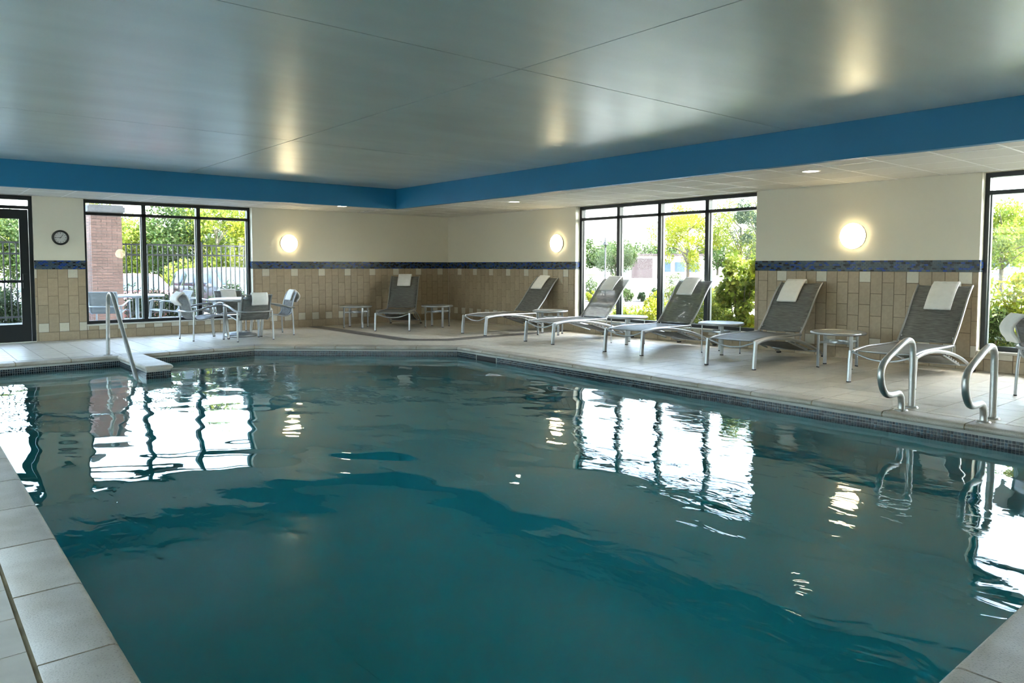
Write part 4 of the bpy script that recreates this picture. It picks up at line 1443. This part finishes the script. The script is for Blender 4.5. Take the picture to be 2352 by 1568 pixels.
def plants():
    # behind the back window, beyond the fence
    LT = [(-7.4, 26.3, 4.6, 2.1, 'leaf_lime'), (-5.4, 24.6, 4.1, 1.9, 'leaf_green'), (-3.9, 23.3, 4.9, 2.0, 'leaf_lime'), (-2.2, 22.0, 3.8, 1.9, 'leaf_lime'),
          (-0.5, 20.6, 4.3, 1.9, 'leaf_green'), (0.9, 19.2, 5.0, 1.9, 'leaf_lime'), (2.4, 17.9, 4.5, 1.8, 'leaf_yellow')]
    names = ['leafy lime tree seen through the glazed door', 'mid green tree just right of the glazed door, beyond the fence', 'tall lime tree above the brick pier, beyond the fence',
             'low lime tree between the brick pier and the first mullion', 'mid green tree in the middle pane beyond the fence', 'tallest lime tree in the right pane beyond the fence', 'yellowing tree at the right edge of the back window']
    for i, (x, y, t, rd, m) in enumerate(LT):
        tree('leafy_tree', names[i], x, y, GZ, t, rd, m, 'pale_bark', crown=0.86, nclump=52, per=150, size=0.15, cr=0.55, seed=30 + i, group='trees behind the fence')
    L2 = [(-5.0, 36.0, 4.4), (-1.0, 33.0, 4.8), (3.2, 29.5, 5.2), (6.2, 26.6, 5.2)]
    n2 = ['distant dark green tree behind the glazed door', 'distant dark green tree behind the left pane', 'distant dark green tree behind the middle pane', 'distant dark green tree behind the right pane']
    for i, (x, y, t) in enumerate(L2):
        tree('leafy_tree', n2[i], x, y, GZ, t, 2.6, 'leaf_dark', crown=0.9, nclump=46, per=120, size=0.20, cr=0.75, seed=50 + i, group='trees behind the fence')
    # clipped hedge along the fence
    HG = ['low clipped hedge shrub outside the glazed door', 'low clipped hedge shrub left of the brick pier', 'low clipped hedge shrub right of the brick pier', 'low clipped hedge shrub behind the outdoor chairs', 'low clipped hedge shrub at the right end of the fence']
    for i, x in enumerate((-8.3, -7.2, -5.3, -4.3, -3.2)):
        shrub('hedge_shrub', HG[i], x, 5.85, -0.25, 0.98, 0.62, 'leaf_dark', 30, 150, 0.06, 0.22, 70 + i, 'hedge along the fence', ry=0.4)
    SB = ['bushy lime shrub between the two parked cars', 'bushy lime shrub behind the brick pier']
    for i, (x, y) in enumerate(((-2.2, 13.2), (-4.6, 16.0))):
        shrub('hedge_shrub', SB[i], x, y, GZ, 1.7, 1.0, 'leaf_lime', 26, 130, 0.12, 0.35, 80 + i, 'shrubs behind the cars')
    # through the wide window
    tree('round_tree', 'small round green tree on the island in the left panes of the wide window', 16.85, 9.80, GZ, 2.75, 1.25, 'leaf_green', crown=0.62, nclump=44, per=170, size=0.085, cr=0.30, seed=101, trunk=0.05)
    tree('locust_tree', 'bright yellow green locust tree in the middle of the wide window', 17.9, 6.3, GZ, 4.5, 1.9, 'leaf_yellow', 'bark', crown=0.72, nclump=60, per=180, size=0.11, cr=0.40, seed=102, trunk=0.085, droop=0.6, narrow=0.35)
    tree('locust_tree', 'second yellow green locust tree at the right end of the wide window', 19.6, 4.6, GZ, 4.6, 1.7, 'leaf_lime', 'bark', crown=0.70, nclump=48, per=160, size=0.12, cr=0.42, seed=103, trunk=0.08, droop=0.4, narrow=0.35)
    tree('pine_tree', 'tall grey green pine behind the locust trees', 18.4, 2.7, GZ, 5.6, 1.5, 'leaf_pine', crown=0.80, nclump=34, per=170, size=0.16, cr=0.36, seed=104, trunk=0.09, narrow=0.16)
    IB = [(13.35, 9.0, 1.0, 0.42, 'leaf_dark', 'dark spiky shrub at the left edge of the wide window'), (13.95, 8.55, 1.05, 0.42, 'leaf_green', 'green spiky shrub at the foot of the lamp post'), (13.5, 8.2, 0.5, 0.26, 'leaf_yellow', 'small golden shrub in front of the spiky shrubs'),
          (14.9, 7.4, 0.62, 0.34, 'leaf_green', 'small round shrub behind the first window lounger'), (15.5, 7.0, 0.42, 0.26, 'leaf_dark', 'smallest round shrub on the kerb of the island'), (15.9, 6.5, 0.6, 0.33, 'leaf_green', 'small round shrub left of the second mullion'),
          (19.0, 7.9, 1.25, 0.62, 'leaf_green', 'large round green shrub left of the locust trunk'), (18.3, 7.6, 0.72, 0.52, 'leaf_lime', 'lime green mound in front of the large round shrub'), (20.0, 6.9, 1.1, 0.5, 'leaf_green', 'round green shrub right of the locust trunk')]
    for i, (x, y, h, rd, m, lab) in enumerate(IB):
        shrub('island_shrub', lab, x, y, GZ + 0.1, h, rd, m, 14, 130, 0.06, rd * 0.42, 120 + i, 'shrubs on the parking island')
    NS = [(1.35, -4.55, 0.55, 0.42, 'leaf_lime', 0.05, 'low lime shrub under the first pane of the wide window'), (1.30, -5.25, 0.75, 0.46, 'leaf_yellow', 0.05, 'golden shrub under the second pane of the wide window'),
          (1.45, -6.0, 0.95, 0.45, 'leaf_green', 0.05, 'sparse green shrub under the third pane of the wide window'), (1.25, -6.65, 1.0, 0.42, 'leaf_lime', 0.06, 'lime shrub behind the right window lounger'),
          (1.15, -7.25, 1.55, 0.42, 'leaf_lime', 0.095, 'tall large leaved shrub filling the last pane of the wide window'), (1.05, -7.85, 1.75, 0.45, 'leaf_yellow', 0.10, 'tallest large leaved golden shrub beside the wall pier'),
          (1.2, -8.5, 1.4, 0.5, 'leaf_lime', 0.09, 'large leaved shrub half hidden by the wall pier'),
          (1.15, -10.9, 1.3, 0.5, 'leaf_lime', 0.08, 'tall lime shrub at the left of the right-hand window'), (1.25, -11.5, 1.4, 0.5, 'leaf_yellow', 0.08, 'tall golden shrub in the right-hand window'),
          (1.2, -12.1, 1.25, 0.5, 'leaf_lime', 0.08, 'tall lime shrub behind the chair at the right edge'), (0.8, -11.2, 0.75, 0.36, 'leaf_green', 0.05, 'low green shrub against the sill of the right-hand window'),
          (0.8, -11.75, 0.7, 0.36, 'leaf_green', 0.05, 'low green shrub behind the second grab rail')]
    for i, (x, y, h, rd, m, sz, lab) in enumerate(NS):
        shrub('garden_shrub', lab, x, y, -0.27, h + 0.27, rd, m, 26, int(110 if sz > 0.07 else 190), sz, 0.17, 140 + i, 'shrubs outside the windows', narrow=0.75 if 0.085 < sz else 0.5)
    tree('street_tree', 'spreading lime green tree in the right-hand window', 36.0, -1.0, GZ + 0.1, 4.8, 2.5, 'leaf_lime', crown=0.74, nclump=60, per=170, size=0.17, cr=0.55, seed=105, trunk=0.13)
    tree('street_tree', 'spreading green tree behind the lime tree in the right-hand window', 45.0, 0.0, GZ + 0.1, 5.6, 3.2, 'leaf_lime', crown=0.76, nclump=60, per=150, size=0.2, cr=0.7, seed=106, trunk=0.14)
    FT = [(83, 77, 6.0), (87, 74, 5.0), (92, 71, 5.6), (97, 67, 5.4), (103, 63, 6.4), (108, 57, 6.0), (138, 33, 6.0), (146, 26, 7)]
    fn = ['far tree at the left edge of the wide window', 'far tree behind the lamp post', 'far tree left of the low building', 'far tree right of the low building', 'far tree behind the locust', 'far tree behind the pine', 'far tree behind the bus', 'far tree above the bus roof']
    for i, (x, y, t) in enumerate(FT):
        tree('distant_tree', fn[i], x, y, GZ, t, 4.2, 'leaf_green', crown=0.88, nclump=26, per=90, size=0.5, cr=1.3, seed=160 + i, group='trees on the horizon', trunk=0.2)
plants()

# ------------------------------------------------------------------ outside: pier, fence, furniture
def brick_pier():
    x0, x1, y0, y1 = -6.74, -6.09, 4.52, 5.17
    root = empty('brick_pier', ((x0 + x1) / 2, (y0 + y1) / 2, -0.03))
    tag(root, 'square red brick pier with grey stone cap outside the back window', 'pier')
    o = root.location
    MB().box(x0 - o.x + 0.008, x1 - o.x - 0.008, y0 - o.y + 0.008, y1 - o.y - 0.008, 0, 2.55).build('mortar_core', 'mortar', root)
    ch, bl, bd, g = 0.0677, 0.2167, 0.09, 0.005
    n = int(2.54 / ch)
    cache = {}
    def brick(ax, a, b, z):
        w = round(b - a - 2 * g, 3)
        k = (ax, w)
        if k not in cache:
            if ax == 'f': cache[k] = MB().box(0, w, 0, bd, 0, ch - 2 * g).mesh('brick', M['brick'])
            else: cache[k] = MB().box(0, bd, 0, w, 0, ch - 2 * g).mesh('brick', M['brick'])
        loc = (a + g - o.x, y0 - o.y, z + g) if ax == 'f' else (x0 - o.x, a + g - o.y, z + g)
        put('brick', cache[k], root, loc)
    for r in range(n):
        z = r * ch
        half = (r % 2)
        e = [x0 + k * bl for k in range(4)] if not half else [x0] + [x0 + bl * (k + 0.5) for k in range(3)] + [x1]
        for k in range(len(e) - 1): brick('f', e[k], e[k + 1], z)
        e = [y0 + bd + g + k * bl for k in range(3)] if half else [y0 + bd + g] + [y0 + bd + g + bl * (k + 0.5) for k in range(2)]
        e = [v for v in e if v < y1 - 0.03] + [y1]
        for k in range(len(e) - 1): brick('l', e[k], e[k + 1], z)
    cap = MB()
    w = (x1 - x0) / 2
    cap.box(-w - 0.06, w + 0.06, -w - 0.06, w + 0.06, 2.54, 2.66)
    cap.box(-w - 0.03, w + 0.03, -w - 0.03, w + 0.03, 2.66, 2.70)
    cap.build('stone_cap', 'cast_stone', root)
brick_pier()

def fence():
    y = 5.05
    root = empty('metal_fence', (-6.0, y, -0.03))
    tag(root, 'black metal picket fence round the patio behind the brick pier', 'fence')
    def bar(nm, x0, x1, z0, z1, t=0.016):
        return MB().box(x0 + 6.0, x1 + 6.0, -t, t, z0, z1).build(nm, 'fence_black', root)
    spans = [(-9.6, -6.74), (-6.09, -2.2)]
    for a, b in spans:
        bar('fence_rail', a, b, 1.80, 1.84); bar('fence_rail', a, b, 1.55, 1.59); bar('fence_rail', a, b, 0.14, 0.18)
    pk = MB().box(-0.0125, 0.0125, -0.0125, 0.0125, 0.08, 1.81).mesh('picket', M['fence_black'])
    for a, b in spans:
        x = a + 0.07
        while x < b:
            put('picket', pk, root, (x + 6.0, 0, 0)); x += 0.118
    for x in (-8.9, -4.17, -2.25): bar('fence_post', x - 0.032, x + 0.032, 0, 1.9, 0.032)
fence()

op = make_chair('patio_aluminium', 'patio_sling')
OC = [(-6.93, 1.95, math.radians(62), 'pale outdoor armchair with its back to the left pane of the back window'),
      (-5.88, 1.55, math.radians(183), 'pale outdoor armchair side on in the middle pane of the back window'),
      (-5.05, 2.15, math.radians(170), 'pale outdoor armchair half hidden behind the indoor chairs')]
for i, (x, y, a, lab) in enumerate(OC):
    o = op if i == 0 else copy_tree(op)
    o.location = (x, y, -0.03); o.rotation_euler = (0, 0, a)
    tag(o, lab, 'chair', 'outdoor armchairs on the patio')
ot = make_patio_table('patio_aluminium')
ot.location = (-6.25, 2.62, -0.03)
tag(ot, 'pale round outdoor table on the patio beyond the back window', 'table')

# ------------------------------------------------------------------ outside: cars, bus, lamp post, building
def make_car(paint, h=1.45, L=4.5, w=0.88, suv=False):
    root = empty('parked_car')
    hood, belt = (0.98, 1.02) if suv else (0.86, 0.94)
    # nose at x = 0, tail at x = L ; top line
    if suv: top = [(0.0, 0.62), (0.06, 0.80), (0.25, 0.92), (1.15, hood + 0.06), (1.95, h - 0.06), (2.3, h), (3.6, h - 0.02), (4.3, h - 0.12), (L - 0.05, 1.0), (L, 0.7)]
    else: top = [(0.0, 0.55), (0.05, 0.66), (0.22, 0.74), (1.15, hood + 0.03), (2.0, h - 0.05), (2.35, h), (3.0, h - 0.02), (3.75, 1.05), (4.35, 1.0), (L - 0.03, 0.9), (L, 0.6)]
    T = [(p.x, p.z) for p in smoothpath([(x, 0, z) for x, z in top], 4)]
    def half(x):
        e = min(x, L - x)
        return w * (1 - 0.22 * max(0, 1 - e / 0.55) ** 2)
    rows = []
    for x, z in T:
        hw = half(x)
        zb = min(belt, z - 0.03)
        tt = max(0.0, (z - belt) / (h - belt)) if z > belt else 0.0
        tw = hw * (1 - 0.20 * tt) * 0.97
        ring = [(x, -hw * 0.93, 0.24), (x, -hw, 0.40), (x, -hw * 1.0, min(0.7, zb)), (x, -hw * 0.985, zb), (x, -tw * 0.985, z - 0.05 * tt - 0.012), (x, -tw * 0.86, z), (x, 0, z + 0.022)]
        rows.append(ring + [(a, -b, c) for a, b, c in ring[-2::-1]])
    m = len(rows[0])
    mb = MB()
    v = [p for r in rows for p in r]
    f = []
    for i in range(len(rows) - 1):
        for k in range(m - 1): f.append((i * m + k, i * m + k + 1, (i + 1) * m + k + 1, (i + 1) * m + k))
        f.append((i * m + m - 1, i * m, (i + 1) * m, (i + 1) * m + m - 1))
    f.append(tuple(range(m - 1, -1, -1))); f.append(tuple((len(rows) - 1) * m + k for k in range(m)))
    mb.add(v, f, True)
    body = mb.build('body', paint, root)
    def zt(x):
        for i in range(len(T) - 1):
            if T[i][0] <= x <= T[i + 1][0]:
                q = (x - T[i][0]) / max(1e-6, T[i + 1][0] - T[i][0]); return T[i][1] + q * (T[i + 1][1] - T[i][1])
        return T[-1][1]
    def glass(nm, xa, xb, kk=0.84):
        rws = []
        for k in range(7):
            x = xa + (xb - xa) * k / 6
            z = zt(x); tt = max(0, (z - belt) / (h - belt)); tw = half(x) * (1 - 0.20 * tt) * 0.97 * kk
            rws.append([(x, tw * s, z + 0.022 - 0.022 * abs(s) + 0.008) for s in (-1, -0.66, -0.33, 0, 0.33, 0.66, 1)])
        MB().sheet(rws, 0.008).build(nm, 'car_glass', root)
    glass('windscreen', 1.25 if not suv else 1.28, 2.0 if not suv else 1.95)
    if suv: glass('rear_window', 4.32, 4.45)
    else: glass('rear_window', 3.05, 3.65)
    for s in (-1, 1):
        for xa, xb in (((1.62, 2.5), (2.56, 3.35)) if not suv else ((1.75, 2.6), (2.66, 3.5), (3.56, 4.2))):
            rws = []
            for k in range(5):
                x = xa + (xb - xa) * k / 4
                z = zt(x); hw = half(x); tt = max(0, (z - belt) / (h - belt)); tw = hw * (1 - 0.20 * tt) * 0.97
                z1 = z - 0.05 * tt - 0.05
                z0 = belt + 0.03
                rw = []
                for q in range(4):
                    t = q / 3; zz = z0 + (max(z1, z0 + 0.02) - z0) * t
                    yy = hw * 0.985 + (tw * 0.985 - hw * 0.985) * (zz - belt) / max(0.05, (z - 0.05 * tt - 0.012 - belt)) + 0.006
                    rw.append((x, s * yy, zz))
                rws.append(rw)
            MB().sheet(rws, 0.006).build('side_window', 'car_glass', root)
        mi = MB().lathe([(0.0, -0.08), (0.05, -0.07), (0.085, 0.0), (0.05, 0.07), (0.0, 0.08)], axis='y', seg=12)
        mi.v = [(p[0] * 0.7 + 1.55, p[1] * 1.2 + s * (w + 0.11), p[2] + belt + 0.06) for p in mi.v]
        mi.build('wing_mirror', paint if suv else 'car_trim', root)
        la = MB().lathe([(0.0, -0.06), (0.10, -0.03), (0.12, 0.0), (0.10, 0.03), (0.0, 0.06)], axis='x', seg=14)
        la.v = [(p[0] * 0.9 + 0.14, p[1] * 1.5 + s * w * 0.68, p[2] * 0.75 + (0.66 if not suv else 0.76)) for p in la.v]
        la.build('headlamp', 'car_lamp', root)
        for x in (0.85, L - 0.9):
            wh = MB().lathe([(0.0, -0.10), (0.20, -0.10), (0.22, -0.11), (0.31, -0.10), (0.33, -0.07), (0.33, 0.07), (0.31, 0.10), (0.0, 0.10)], (x, s * (w - 0.09), 0.33), axis='y', seg=24).build('wheel', 'tyre', root)
            MB().lathe([(0.0, s * 0.115), (0.19, s * 0.115), (0.205, s * 0.10)], (x, s * (w - 0.09), 0.33), axis='y', seg=20).build('hub_cap', 'car_lamp', wh)
    MB().box(-0.015, 0.05, -w * 0.5, w * 0.5, 0.42, 0.55).build('grille', 'car_trim', root)
    MB().box(-0.02, 0.03, -0.16, 0.16, 0.36, 0.42).build('number_plate', 'car_lamp', root)
    return root
def place_car(c, x, y, heading, label):
    """heading: direction from nose to tail"""
    c.location = (x, y, GZ); c.rotation_euler = (0, 0, heading)
    tag(c, label, 'car', 'cars parked behind the fence')
place_car(make_car('car_red', 1.42), -4.55, 7.9, math.radians(90), 'red car parked nose in behind the fence, left of the fence post')
place_car(make_car('car_silver', 1.62, 4.6, 0.92, True), -1.55, 7.3, math.radians(101), 'silver car parked behind the fence at the right of the back window')
place_car(make_car('car_white', 1.50), -7.15, 8.6, math.radians(78), 'white car parked behind the fence, seen through the glazed door')

def lamp_post():
    root = empty('lamp_post', (14.28, 8.11, GZ + 0.05))
    tag(root, 'thin dark lamp post rising in front of the small round tree', 'lamp post')
    MB().lathe([(0.0, 0.0), (0.10, 0.0), (0.10, 0.15), (0.04, 0.2), (0.034, 2.6), (0.0, 2.6)], seg=12).build('pole', 'fence_black', root)
    MB().lathe([(0.0, 2.95), (0.025, 2.92), (0.05, 2.76), (0.13, 2.62), (0.14, 2.58), (0.0, 2.58)], seg=14).build('lantern', 'fence_black', root)
lamp_post()

def far_building():
    root = empty('low_building', (69.5, 50.0, GZ))
    root.rotation_euler = (0, 0, math.radians(-40))
    tag(root, 'low flat roofed building across the car park', 'building')
    MB().box(-3.5, 6.5, 0, 8, 0, 3.1).build('wall', 'building_tan', root)
    MB().box(-3.7, 6.7, -0.2, 8.2, 3.1, 3.35).build('roof', 'building_brown', root)
    MB().box(-3.2, -0.4, -0.1, 0.0, 0.0, 2.7).build('dark_bay', 'building_brown', root)
    for k in range(3): MB().box(0.8 + k * 1.9, 2.1 + k * 1.9, -0.05, 0.02, 0.9, 2.2).build('window', 'car_glass', root)
far_building()

def bus():
    root = empty('city_bus', (111.0, 20.5, GZ))
    root.rotation_euler = (0, 0, math.radians(-48))
    tag(root, 'white bus standing far off behind the tree in the right-hand window', 'bus')
    b = MB().box(-5.5, 5.5, -1.25, 1.25, 0.4, 3.0).build('body', 'bus_white', root)
    for k in range(7):
        MB().box(-4.1 + k * 1.35, -3.0 + k * 1.35, -1.29, -1.2, 1.6, 2.6).build('window', 'car_glass', root)
    MB().box(-5.3, -4.3, -1.3, -1.2, 2.2, 2.6).build('route_sign', 'bus_red', root)
    MB().box(-5.55, -5.4, -1.0, 1.0, 1.5, 2.6).build('rear_window', 'car_glass', root)
    MB().box(-5.52, 5.52, -1.27, 1.27, 0.4, 0.75).build('skirt', 'car_silver', root)
    for x in (-3.4, 3.6):
        for s in (-1, 1):
            MB().lathe([(0.0, -0.15), (0.45, -0.15), (0.48, 0.0), (0.45, 0.15), (0.0, 0.15)], (x, s * 1.12, 0.48), axis='y', seg=20).build('wheel', 'tyre', root)
bus()
